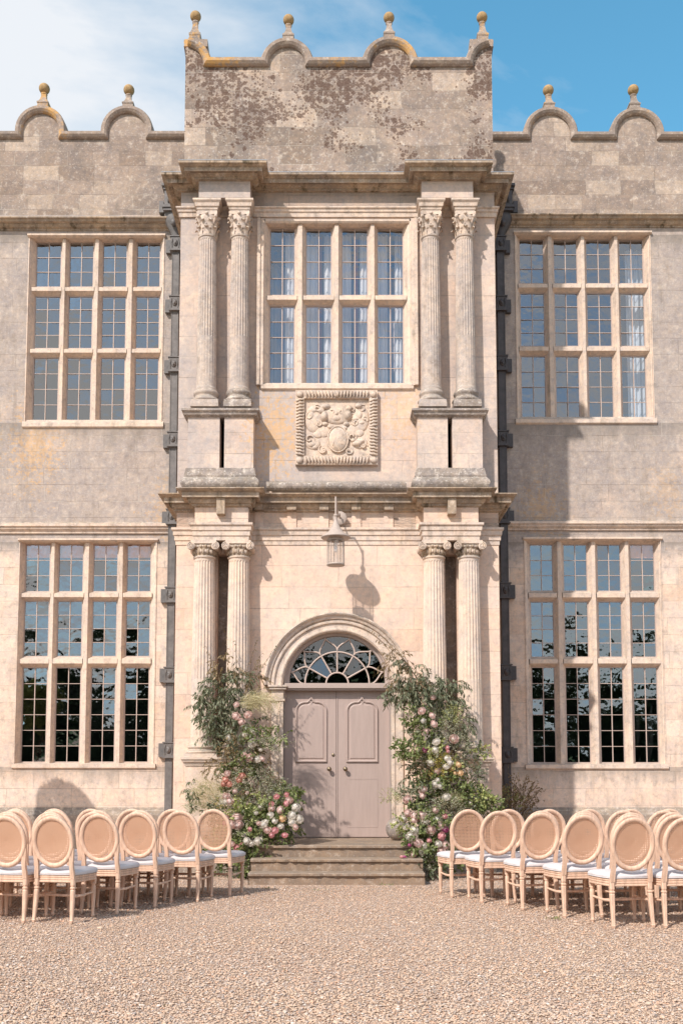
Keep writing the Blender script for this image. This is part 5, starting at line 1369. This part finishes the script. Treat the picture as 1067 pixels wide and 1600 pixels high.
def rose_mesh(kind, var):
    key = (kind, var)
    if key in rose_protos: return rose_protos[key]
    r5 = random.Random(hash((len(kind), var)) & 0xffff); k = MB(); golden = 2.39996
    # nested cupped petals on concentric shells
    for li, (ro, top, npet) in enumerate(((.26, 12, 3), (.42, 22, 4), (.58, 33, 5), (.76, 46, 5), (.93, 62, 6), (1.05, 80, 5))):
        if var == 2 and li == 5: continue
        for q in range(npet):
            a = li * golden + q * 2 * math.pi / npet + r5.uniform(-.12, .12); half = math.pi / npet * 1.28; rows = []; t1 = R(top + r5.uniform(-5, 5))
            for u in range(5):
                U = u / 4; th = R(150) + (t1 - R(150)) * U; row = []
                for v_ in (-1, -.5, 0, .5, 1):
                    rr_ = ro * (1 + .05 * (1 - abs(v_)) + (.10 if U == 1 else 0) + r5.uniform(-.02, .02)); tt = th + (.22 * v_ * v_ * U)
                    aa = a + v_ * half * (1 - .25 * U * U)
                    row.append((rr_ * math.sin(tt) * math.cos(aa), rr_ * math.sin(tt) * math.sin(aa), rr_ * math.cos(tt) * .8 + (1 - ro) * .62))
                rows.append(row)
            k.grid(rows)
    me = bpy.data.meshes.new('rose'); me.from_pydata(k.v, [], k.f); me.polygons.foreach_set('use_smooth', k.sm); me.materials.append(M[kind]); rose_protos[key] = me
    return me
def rose(parent, px, py, D, rpx, kind, label=None):
    if kind == 'pink' and fr.random() < .5: kind = fr.choice(['blush', 'blush', 'white'])
    if kind == 'magenta' and fr.random() < .5: kind = 'pink'
    p = Vector(P(px, py, D)); me = rose_mesh(kind, fr.randrange(3))
    o = bpy.data.objects.new('rose' if kind != 'peach' else 'peach_rose', me); COL.objects.link(o)
    r_ = rpx * (1.16 if D < 13.8 else 1.08) * D / FPX; o.scale = (r_, r_, r_ * .9)
    base = parent.location; d = Vector((fr.gauss(0, .45), -1.0, fr.gauss(.45, .4))).normalized()
    o.rotation_euler = (d.to_track_quat('Z', 'Y') @ Matrix.Rotation(fr.uniform(0, 6.28), 3, 'Z').to_quaternion()).to_euler()
    o.location = p - WORLDLOC[parent.name] - d * r_ * .3; o.parent = parent
    return o

def arrangement(loc, label, spec):
    root = empty('floral_arrangement', loc); tag(root, label, 'flowers', 'door flower arrangements')
    mbs = {}; stem = MB()
    for s_ in spec:
        kind, mat = s_[0], s_[1]
        b_ = mbs.setdefault(mat, MB())
        if kind == 'tw': twigs(b_, stem, *s_[2:8][:6], **(s_[8] if len(s_) > 8 else {}))
        elif kind == 'br': branch(b_, stem, *s_[2:], )
        elif kind == 'pl': plume(b_, *s_[2:])
        elif kind == 'fi': filler(b_, stem, *s_[2:])
    names = dict(euca='eucalyptus_foliage', redleaf='bronze_foliage', green='green_foliage', lime='lime_foliage', grass='grass_plume', filler='filler_sprigs', yellow='mustard_sprigs')
    for k_, b_ in mbs.items():
        b_.build(names[k_], M[k_], root)
    stem.build('stems', M['stem'], root)
    return root
def T(mat, px, py, rx, ry, D, n, L, w, **kw):
    d = dict(L=L, w=w); d.update(kw); return ('tw', mat, px, py, rx, ry, D, n, d)
EU = dict(L=.085, w=.021, droop=.9, nl=9, tl=.17)
def eu(px, py, rx, ry, D, n, mat='euca', **kw): d = dict(EU); d.update(kw); return ('tw', mat, px, py, rx, ry, D, n, d)
def gr(px, py, rx, ry, D, n, mat='green', **kw):
    d = dict(L=.05, w=.028, droop=.15, nl=8, tl=.11); d.update(kw); return ('tw', mat, px, py, rx, ry, D, n, d)

specL = [
 ('br', 'redleaf', (352, 1080, 14.4), (322, 1010, 14.45), .05, .014, 12), ('br', 'redleaf', (360, 1070, 14.4), (352, 985, 14.45), .05, .014, 12), ('br', 'redleaf', (372, 1070, 14.4), (368, 1000, 14.4), .05, .013, 12),
 ('br', 'redleaf', (380, 1080, 14.4), (410, 1020, 14.4), .05, .014, 12), ('br', 'euca', (390, 1075, 14.4), (432, 1008, 14.4), .045, .012, 12), ('br', 'euca', (340, 1060, 14.4), (312, 1065, 14.4), .07, .02, 10), ('br', 'redleaf', (385, 1050, 14.4), (402, 1000, 14.4), .04, .012, 10),
 eu(345, 1085, 36, 38, 14.42, 46, dr=.12), eu(330, 1110, 26, 26, 14.42, 26, dr=.12), eu(372, 1075, 24, 28, 14.4, 24, dr=.12), eu(392, 1060, 22, 20, 14.4, 16, mat='redleaf', L=.06, w=.016, dr=.1), eu(352, 1045, 22, 22, 14.42, 14, mat='redleaf', L=.065, dr=.1),
 eu(350, 1135, 30, 32, 14.38, 40, L=.07, w=.028, droop=.5, dr=.12), eu(382, 1135, 28, 30, 14.3, 30, L=.07, w=.026, droop=.5), eu(330, 1150, 14, 18, 14.4, 12, L=.08), eu(310, 1100, 12, 14, 14.42, 8),
 ('pl', 'grass', 388, 1098, 18, 12, 14.2, 260, .30, .55, .35, 1.3), ('pl', 'grass', 408, 1090, 20, 12, 14.2, 160, .26, -.2, .5, 1.2),
 gr(402, 1152, 22, 18, 14.15, 26), gr(420, 1150, 12, 10, 14.15, 8), eu(375, 1168, 34, 18, 14.2, 26, mat='redleaf', L=.055, w=.02, droop=.3),
 ('fi', 'filler', 428, 1163, 24, 12, 14.0, 60, .013, .10, .3), gr(440, 1150, 10, 6, 14.0, 6), ('fi', 'filler', 412, 1170, 16, 12, 14.05, 26, .012, .1, .3),
 gr(385, 1195, 26, 14, 14.15, 26), eu(350, 1195, 28, 16, 14.2, 18, mat='redleaf', L=.055, w=.02, droop=.4), gr(365, 1215, 30, 26, 14.15, 26),
 ('pl', 'grass', 330, 1245, 26, 24, 14.1, 420, .26, 2.2, .5, .5), ('pl', 'filler', 310, 1262, 18, 10, 14.1, 120, .16, 2.6, .6, .4), eu(302, 1232, 12, 12, 14.15, 9, L=.06), gr(305, 1250, 10, 12, 14.1, 6, mat='euca'),
 ('fi', 'filler', 398, 1222, 36, 28, 14.05, 190, .014, .11, .4), eu(405, 1215, 34, 26, 14.1, 26, mat='redleaf', L=.045, w=.014, droop=.2), ('fi', 'filler', 430, 1240, 26, 22, 13.95, 110, .013, .10, .4), eu(415, 1235, 32, 22, 14.0, 20, L=.05, w=.02, droop=.2),
 gr(450, 1240, 18, 10, 13.9, 26), gr(462, 1248, 10, 8, 13.9, 10), gr(400, 1255, 34, 18, 13.95, 40, mat='lime', L=.04), ('fi', 'filler', 355, 1262, 36, 20, 14.0, 110, .014, .10, .3), gr(340, 1270, 26, 20, 14.05, 24, mat='euca'),
 gr(425, 1280, 44, 28, 13.75, 90), gr(445, 1290, 26, 24, 13.7, 40), gr(385, 1285, 36, 28, 13.85, 60), gr(380, 1278, 24, 20, 13.7, 20, mat='lime', L=.045), gr(400, 1320, 38, 22, 13.6, 60), gr(360, 1310, 30, 30, 13.8, 46), gr(392, 1345, 22, 24, 13.6, 40), gr(398, 1360, 14, 8, 13.5, 16), gr(345, 1330, 26, 34, 13.9, 40),
 ('fi', 'filler', 388, 1300, 26, 20, 13.65, 70, .013, .1, .3), ('fi', 'filler', 420, 1262, 30, 10, 13.8, 60, .013, .1, .3), ('fi', 'yellow', 352, 1258, 14, 10, 13.95, 26, .012, .08, .3),
 eu(365, 1290, 40, 40, 14.1, 50, L=.07, w=.03, droop=.3), eu(420, 1250, 36, 30, 14.15, 40, L=.06, w=.03, droop=.3), eu(375, 1200, 30, 40, 14.35, 40, L=.07, w=.03, droop=.3), eu(380, 1340, 30, 30, 13.9, 40, L=.06, w=.03, droop=.3)]
AL = arrangement((X(380, 1300, 13.8), 13.8, 0), 'tall cascading flower arrangement left of the door with pink and ivory roses', specL)
rosesL = [(369, 1100, 5, 'blush', 14.15), (370, 1118, 6, 'blush', 14.12), (387, 1116, 5.5, 'blush', 14.12), (379, 1128, 5.5, 'blush', 14.1), (397, 1142, 4.5, 'white', 14.05), (383, 1148, 4.5, 'white', 14.1), (358, 1153, 4.5, 'white', 14.2), (394, 1160, 6.5, 'white', 14.0),
 (381, 1179, 4, 'pink', 14.0), (391, 1184, 5.5, 'blush', 13.98), (402, 1185, 5.5, 'white', 13.98), (411, 1185, 4, 'pink', 14.0), (372, 1188, 3.5, 'white', 14.05), (407, 1171, 3, 'white', 14.0), (355, 1208, 4.5, 'blush', 14.0), (353, 1217, 4.5, 'coral', 13.98), (358, 1225, 5, 'coral', 13.98), (350, 1225, 4, 'coral', 14.0), (378, 1213, 5, 'coral', 13.95), (374, 1219, 4, 'coral', 13.95),
 (367, 1235, 4, 'blush', 13.95), (354, 1244, 5, 'blush', 13.9), (360, 1251, 6, 'blush', 13.88), (346, 1253, 4.5, 'white', 13.9), (353, 1252, 5, 'white', 13.88), (386, 1238, 3.5, 'blush', 13.9),
 (432, 1244, 4, 'pink', 13.7), (452, 1250, 5, 'blush', 13.68), (446, 1256, 4.5, 'pink', 13.66), (463, 1262, 6.5, 'white', 13.6), (440, 1266, 5.5, 'pink', 13.58), (455, 1274, 6.5, 'white', 13.55), (467, 1280, 6.5, 'white', 13.55), (456, 1285, 5.5, 'pink', 13.5), (424, 1264, 4, 'blush', 13.6), (424, 1256, 3.5, 'pink', 13.65), (408, 1261, 4, 'white', 13.7), (422, 1273, 4.5, 'white', 13.55), (441, 1278, 5, 'peach', 13.53), (430, 1282, 4.5, 'white', 13.5), (447, 1241, 3.5, 'pink', 13.72),
 (370, 1280, 7, 'blush', 13.6), (364, 1287, 6, 'blush', 13.58), (374, 1290, 6, 'blush', 13.56), (356, 1277, 4.5, 'pink', 13.65), (352, 1285, 4, 'magenta', 13.65), (411, 1287, 5.5, 'pink', 13.5), (418, 1296, 5, 'pink', 13.48), (404, 1286, 3.5, 'pink', 13.5), (430, 1297, 5, 'pink', 13.45), (445, 1304, 4, 'pink', 13.42), (425, 1305, 3.5, 'magenta', 13.42), (387, 1314, 5, 'white', 13.4), (403, 1313, 5.5, 'white', 13.4), (393, 1318, 3.5, 'white', 13.4), (371, 1325, 5, 'pink', 13.5), (378, 1322, 4, 'pink', 13.45), (363, 1318, 3.5, 'blush', 13.5), (390, 1296, 3.5, 'pink', 13.5), (381, 1304, 3, 'white', 13.5), (461, 1293, 4, 'pink', 13.45), (416, 1282, 3.5, 'white', 13.52), (438, 1290, 4, 'white', 13.48), (400, 1270, 3, 'white', 13.62)]
for (px, py, r_, kd, D_) in rosesL: rose(AL, px, py, D_, r_, kd)

specR = [
 ('br', 'redleaf', (650, 1060, 14.4), (578, 985, 14.5), .05, .014, 18, .12), ('br', 'redleaf', (655, 1065, 14.4), (590, 1000, 14.5), .06, .016, 18, .10), ('br', 'redleaf', (660, 1070, 14.4), (600, 1022, 14.4), .06, .018, 16, .08), ('br', 'euca', (670, 1070, 14.35), (612, 1030, 14.4), .06, .018, 14, .08),
 eu(618, 1035, 22, 16, 14.42, 16, mat='redleaf', L=.06, w=.016, dr=.1), eu(642, 1052, 26, 20, 14.4, 28, L=.07, dr=.1), eu(635, 1070, 26, 16, 14.38, 18, mat='redleaf', L=.065, w=.018, dr=.1),
 eu(630, 1082, 28, 13, 14.3, 30, dr=.15), eu(665, 1078, 34, 20, 14.3, 50, dr=.15), eu(695, 1085, 26, 24, 14.35, 44, dr=.12), eu(712, 1070, 10, 10, 14.35, 6, L=.07), eu(680, 1105, 24, 20, 14.25, 30, dr=.12), ('br', 'euca', (640, 1078, 14.3), (600, 1098, 14.3), .075, .02, 12), ('br', 'euca', (700, 1080, 14.3), (728, 1105, 14.3), .07, .02, 8),
 gr(650, 1118, 20, 18, 14.2, 26), gr(668, 1138, 26, 26, 14.2, 46), eu(660, 1150, 24, 22, 14.22, 26, L=.065, w=.025, droop=.6), ('fi', 'lime', 705, 1122, 15, 16, 14.1, 80, .013, .11, .8), ('fi', 'filler', 703, 1142, 16, 20, 14.08, 90, .013, .12, .9), eu(722, 1130, 11, 22, 14.2, 20, dr=.08), ('fi', 'filler', 690, 1150, 16, 14, 14.1, 40, .012, .1, .6),
 gr(640, 1168, 26, 13, 14.0, 34), gr(626, 1172, 12, 10, 14.0, 10), gr(672, 1170, 24, 16, 14.05, 30, mat='lime', L=.045), eu(655, 1195, 20, 20, 14.15, 22, mat='redleaf', L=.055, w=.017, droop=.6), ('fi', 'filler', 720, 1165, 20, 14, 14.1, 60, .013, .1, .5), gr(742, 1172, 16, 10, 14.15, 14, mat='euca'), gr(752, 1174, 10, 6, 14.15, 6, mat='lime'),
 ('fi', 'yellow', 690, 1200, 20, 22, 14.0, 120, .015, .09, .3), gr(700, 1205, 22, 20, 14.05, 30, mat='lime', L=.04), ('fi', 'yellow', 757, 1170, 6, 5, 14.1, 10, .012, .06, .3), ('fi', 'filler', 672, 1182, 16, 10, 14.0, 30, .013, .09, .4), eu(728, 1215, 26, 24, 14.12, 40, L=.05, w=.02, droop=.3), eu(640, 1212, 14, 10, 14.1, 7, L=.06), eu(720, 1195, 22, 20, 14.2, 24, mat='redleaf', L=.05, w=.016),
 gr(705, 1235, 28, 22, 13.95, 50), gr(738, 1250, 30, 20, 14.0, 60), gr(748, 1245, 22, 14, 13.95, 24, mat='lime', L=.045), gr(765, 1262, 20, 14, 14.0, 30), eu(745, 1262, 34, 18, 14.1, 40, L=.06, w=.025, droop=.3), ('pl', 'grass', 705, 1255, 20, 12, 13.85, 160, .16, 1.2, .7, .4), ('fi', 'filler', 698, 1262, 26, 14, 13.8, 80, .013, .1, .4),
 ('fi', 'lime', 608, 1245, 14, 8, 13.9, 36, .013, .09, .2), ('fi', 'filler', 630, 1243, 16, 10, 13.9, 50, .013, .10, .2), gr(650, 1245, 22, 16, 13.95, 30, mat='euca'), gr(668, 1225, 22, 20, 14.0, 36), eu(672, 1245, 26, 22, 14.05, 34, L=.055, w=.022, droop=.3),
 gr(660, 1275, 30, 20, 13.75, 50), gr(632, 1285, 16, 14, 13.7, 20, mat='lime', L=.04), gr(680, 1295, 26, 30, 13.7, 60), gr(655, 1320, 24, 26, 13.55, 50), gr(680, 1335, 26, 24, 13.6, 44), eu(665, 1290, 34, 30, 13.95, 44, L=.06, w=.028, droop=.3), ('fi', 'filler', 668, 1290, 26, 20, 13.6, 60, .013, .1, .3),
 eu(668, 1350, 16, 22, 13.5, 26, L=.05, w=.02, droop=.4), gr(700, 1340, 24, 30, 13.8, 36), eu(675, 1200, 30, 40, 14.35, 44, L=.065, w=.028, droop=.4), eu(690, 1250, 40, 30, 14.2, 40, L=.06, w=.028, droop=.3), ('fi', 'filler', 660, 1345, 12, 14, 13.45, 26, .012, .09, .2)]
AR = arrangement((X(685, 1300, 13.8), 13.8, 0), 'tall cascading flower arrangement right of the door with peach roses and drooping eucalyptus', specR)
rosesR = [(658, 1110, 5.5, 'blush', 14.0), (676, 1117, 5, 'blush', 14.0), (662, 1125, 4.5, 'white', 14.0), (679, 1130, 5.5, 'blush', 13.95), (668, 1142, 4.5, 'blush', 14.0), (681, 1158, 5.5, 'white', 13.92), (680, 1170, 5.5, 'white', 13.9), (709, 1154, 6.5, 'blush', 13.95), (698, 1168, 3.5, 'magenta', 13.92), (699, 1173, 3, 'magenta', 13.92), (664, 1171, 4.5, 'magenta', 13.92), (676, 1089, 4, 'blush', 14.1),
 (699, 1184, 5.5, 'white', 13.88), (704, 1192, 5, 'white', 13.86), (697, 1196, 5, 'white', 13.86), (674, 1192, 5.5, 'white', 13.88), (682, 1205, 4.5, 'blush', 13.9), (717, 1194, 4.5, 'peach', 13.9), (707, 1199, 4.2, 'peach', 13.9), (719, 1207, 5, 'peach', 13.88), (711, 1208, 3.2, 'peach', 13.88),
 (680, 1226, 6, 'white', 13.8), (689, 1227, 5, 'white', 13.8), (683, 1219, 4, 'white', 13.82), (660, 1234, 6, 'blush', 13.8), (661, 1243, 5, 'blush', 13.78), (636, 1249, 5.5, 'blush', 13.75), (697, 1244, 5.5, 'white', 13.75), (735, 1255, 3, 'white', 13.85),
 (638, 1270, 5, 'pink', 13.6), (650, 1275, 7, 'pink', 13.56), (658, 1272, 6.5, 'blush', 13.56), (647, 1281, 5, 'pink', 13.54), (631, 1280, 4.5, 'pink', 13.6), (634, 1291, 4.5, 'white', 13.55), (648, 1296, 6.5, 'white', 13.5), (638, 1307, 6.5, 'white', 13.45), (654, 1316, 6.5, 'blush', 13.42), (672, 1297, 6.5, 'blush', 13.5), (684, 1282, 6.5, 'white', 13.6), (688, 1291, 6, 'blush', 13.55), (691, 1307, 5.5, 'pink', 13.5), (697, 1320, 5.5, 'pink', 13.5), (690, 1330, 5.5, 'blush', 13.45), (700, 1332, 4.5, 'pink', 13.48), (663, 1322, 4.5, 'white', 13.42), (646, 1335, 4, 'blush', 13.4), (671, 1313, 3.5, 'magenta', 13.45), (640, 1320, 2.6, 'magenta', 13.4), (681, 1265, 4.5, 'pink', 13.62), (696, 1295, 4.5, 'magenta', 13.55), (665, 1285, 4, 'white', 13.52), (695, 1275, 4, 'pink', 13.6), (659, 1332, 3.5, 'white', 13.4), (685, 1318, 4.5, 'white', 13.45)]
for (px, py, r_, kd, D_) in rosesR: rose(AR, px, py, D_, r_, kd)
# a few pink blooms fallen on the steps
for i, (px, py, kd) in enumerate(((632, 1338, 'magenta'), (628, 1329, 'pink'))):
    p = P(px, py, 13.2); o = bpy.data.objects.new('fallen_bloom', rose_mesh(kd, i)); COL.objects.link(o); o.location = (p[0], 13.25, 0.33); o.scale = (.028, .028, .022)
    tag(o, ('tiny magenta bloom dropped on the right end of the middle step', 'tiny pink bloom dropped beside the magenta one on the steps')[i], 'flower')

# shrub by the right wing
sh = empty('shrub', (X(805, 1270, 16.6), 16.6, 0)); tag(sh, 'twiggy bronze green shrub at the foot of the dark drainpipe', 'shrub')
b_, s2, s3 = MB(), MB(), MB()
twigs(b_, s2, 800, 1262, 38, 28, 16.5, 70, .05, .02, droop=.1, nl=9, tl=.2, dr=.25, out=.6, up=.4)
twigs(b_, s2, 815, 1240, 26, 20, 16.5, 26, .045, .02, droop=.1, nl=8, tl=.2, dr=.2, out=.6, up=.5)
filler(s3, s2, 790, 1255, 30, 18, 16.4, 90, .016, .14, .6, .2)
for (a_, e_) in (((800, 1275), (793, 1195)), ((806, 1275), (798, 1212)), ((815, 1275), (832, 1222)), ((812, 1275), (845, 1232)), ((790, 1275), (772, 1228)), ((808, 1275), (820, 1215))):
    branch(b_, s2, (a_[0], a_[1], 16.5), (e_[0], e_[1], 16.5), .045, .02, 12, 0, .1, .006)
b_.build('foliage', M['redleaf'], sh); s2.build('stems', M['stem'], sh); s3.build('sprigs', M['lime'], sh)

# ball-headed bay tree just outside the left edge (its round shadow falls on the wing wall)
bt = empty('bay_tree', (-5.83, 15.44, 0)); tag(bt, 'ball-headed bay tree in a square planter against the left wing', 'tree')
b_ = MB(); c_ = Vector((-5.83, 15.44, 2.70))
for _ in range(5200):
    v = rv(); v = v.normalized() * (v.length ** .4); leaf(b_, c_ + v * .44, v + rv(.9), .07, .03)
b_.build('crown', M['green'], bt)
k = MB(); k.tube([(-5.83, 15.44, .4), (-5.82, 15.45, 1.4), (-5.83, 15.44, 2.6)], [.035, .03, .025], 8); k.build('trunk', M['bark'], bt)
k = MB(); box_prof(k, -5.83, 15.44, [(.22, 0.0), (.24, .02), (.27, .48), (.29, .49), (.29, .53), (.25, .53)]); k.build('planter', M['pipe_l'], bt)

# ------------------------------------------------------------------ parkland trees behind the camera (mirrored in the glass)
tr_ = random.Random(4)
def tree_meshes(seed):
    r6 = random.Random(seed); b_ = MB()
    for _ in range(36):
        cc = Vector((r6.gauss(0, 2.3), r6.gauss(0, 2.0), 1.2 + 7.8 * r6.random() ** 1.35)); cc.x *= 1.25 - abs(cc.z - 4.5) * .12
        rad = r6.uniform(1.0, 1.9)
        for _2 in range(330):
            v = Vector((r6.gauss(0, 1), r6.gauss(0, 1), r6.gauss(0, 1))).normalized() * r6.uniform(.6, 1.05) * rad; p = cc + v; p.z = max(.4, p.z)
            d = Vector((r6.gauss(0, 1), r6.gauss(0, 1), r6.gauss(0, 1))).normalized(); s_ = d.orthogonal().normalized() * .17; b_.add([tuple(p + d * .2), tuple(p + s_), tuple(p - d * .2), tuple(p - s_)], [(0, 1, 2, 3)])
    t_ = MB(); t_.tube([(0, 0, 0), (.1, 0, 2.5), (0, .1, 5.5), (.2, 0, 8)], [.4, .3, .2, .07], 8)
    for q in range(6):
        a = q * 1.05; z = 2 + q * .8; t_.tube([(0, 0, z), (1.4 * math.cos(a), 1.4 * math.sin(a), z + 1.3), (2.3 * math.cos(a), 2.3 * math.sin(a), z + 2)], [.14, .08, .03], 6)
    return b_, t_
base_tree = None
tree_lab = ['broad dark tree', 'tall dark tree', 'low spreading tree']
vs_ = []
for sdn in (1, 2, 3):
    rt = empty('parkland_tree', (0, 0, 0)); b_, t_ = tree_meshes(sdn)
    b_.build('crown', M['treeleaf'], rt, origin=(0, 0, 0)); t_.build('trunk', M['bark'], rt, origin=(0, 0, 0)); vs_.append(rt)
tspots = [(x + tr_.uniform(-1.5, 1.5), -44 + tr_.uniform(-5, 4)) for x in range(-46, 50, 5)] + [(x + tr_.uniform(-1, 1), -55 + tr_.uniform(-3, 3)) for x in range(-43, 47, 6)]
for i, (x, y) in enumerate(tspots):
    o = vs_[i] if i < 3 else copy_tree(vs_[i % 3])
    s_ = tr_.uniform(.78, 1.02) * (1.25 if i % 5 == 2 else 1.0)
    o.location = (x, y, 0); o.rotation_euler = (0, 0, tr_.uniform(0, 6)); o.scale = (s_, s_, s_)
    tag(o, 'dark parkland tree beyond the forecourt, mirrored in the ground floor glass', 'tree', 'parkland trees behind the camera')

# ------------------------------------------------------------------ loose pebbles on the forecourt
rg = np.random.default_rng(3)
phi = (1 + 5 ** .5) / 2
ico_v = np.array([(-1, phi, 0), (1, phi, 0), (-1, -phi, 0), (1, -phi, 0), (0, -1, phi), (0, 1, phi), (0, -1, -phi), (0, 1, -phi), (phi, 0, -1), (phi, 0, 1), (-phi, 0, -1), (-phi, 0, 1)]) / math.sqrt(1 + phi * phi)
ico_f = np.array([(0, 11, 5), (0, 5, 1), (0, 1, 7), (0, 7, 10), (0, 10, 11), (1, 5, 9), (5, 11, 4), (11, 10, 2), (10, 7, 6), (7, 1, 8), (3, 9, 4), (3, 4, 2), (3, 2, 6), (3, 6, 8), (3, 8, 9), (4, 9, 5), (2, 4, 11), (6, 2, 10), (8, 6, 7), (9, 8, 1)])
NP = 175000
D_ = 5.1 + (14.6 - 5.1) * rg.random(NP) ** 1.25
Xp = (rg.random(NP) * 2 - 1) * (D_ * 0.35 + 0.5)
keep = ~((np.abs(Xp - cxA) < 1.2) & (D_ > 12.8)) & (D_ < 14.5)
D_, Xp = D_[keep], Xp[keep]; n = len(D_)
sz = .0045 * np.exp(rg.normal(.32, .30, n)) * np.where(rg.random(n) < .06, 1.45, 1.0)
sc3 = np.stack([sz * rg.uniform(.8, 1.35, n), sz * rg.uniform(.7, 1.1, n), sz * rg.uniform(.35, .55, n)], 1)
a = rg.random(n) * 6.283
jit = 1 + rg.uniform(-.16, .16, (n, 12, 1))
V = ico_v[None] * jit * sc3[:, None, :]
ca, sa = np.cos(a)[:, None], np.sin(a)[:, None]
til = rg.normal(0, .25, n)[:, None]
Vx = V[..., 0] * ca - V[..., 1] * sa; Vy = V[..., 0] * sa + V[..., 1] * ca; Vz = V[..., 2] + Vx * til * .5
V = np.stack([Vx + Xp[:, None], Vy + D_[:, None], Vz + 0.009 + rg.uniform(0, .006, n)[:, None]], 2).reshape(-1, 3)
Fc = (ico_f[None] + (np.arange(n) * 12)[:, None, None]).reshape(-1, 3)
me = bpy.data.meshes.new('loose_pebbles')
me.vertices.add(len(V)); me.vertices.foreach_set('co', V.astype(np.float32).ravel())
me.loops.add(Fc.size); me.loops.foreach_set('vertex_index', Fc.astype(np.int32).ravel())
me.polygons.add(len(Fc)); me.polygons.foreach_set('loop_start', (np.arange(len(Fc)) * 3).astype(np.int32))
me.polygons.foreach_set('use_smooth', np.ones(len(Fc), dtype=bool))
me.update(calc_edges=True); me.materials.append(M['pebble'])
o = bpy.data.objects.new('loose_pebbles', me); COL.objects.link(o)
tag(o, 'peach and ivory pea gravel pebbles covering the forecourt', 'gravel', kind='stuff')

# fallen leaves and a few weeds on the gravel
k = MB(); lr = random.Random(12)
for _ in range(150):
    d_ = lr.uniform(6, 13); x_ = lr.uniform(-1, 1) * d_ * .34; leaf(k, Vector((x_, d_, .024)), Vector((lr.gauss(0, 1), lr.gauss(0, 1), .05)), lr.uniform(.012, .026), lr.uniform(.008, .014))
o = k.build('fallen_leaves', M['redleaf']); tag(o, 'tiny dry leaves scattered over the gravel', 'leaves', kind='stuff')
k = MB()
for (wx, wy, nn) in ((1.98, 9.75, 26), (-0.25, 12.2, 14), (0.55, 12.80, 18), (-0.9, 12.4, 12)):
    for _ in range(nn): leaf(k, Vector((wx + lr.gauss(0, .05), wy + lr.gauss(0, .03), .015)), Vector((lr.gauss(0, .8), lr.gauss(0, .8), 1)), lr.uniform(.015, .04), .008)
o = k.build('weeds', M['green']); tag(o, 'small green weeds sprouting in the gravel', 'weeds', kind='stuff')
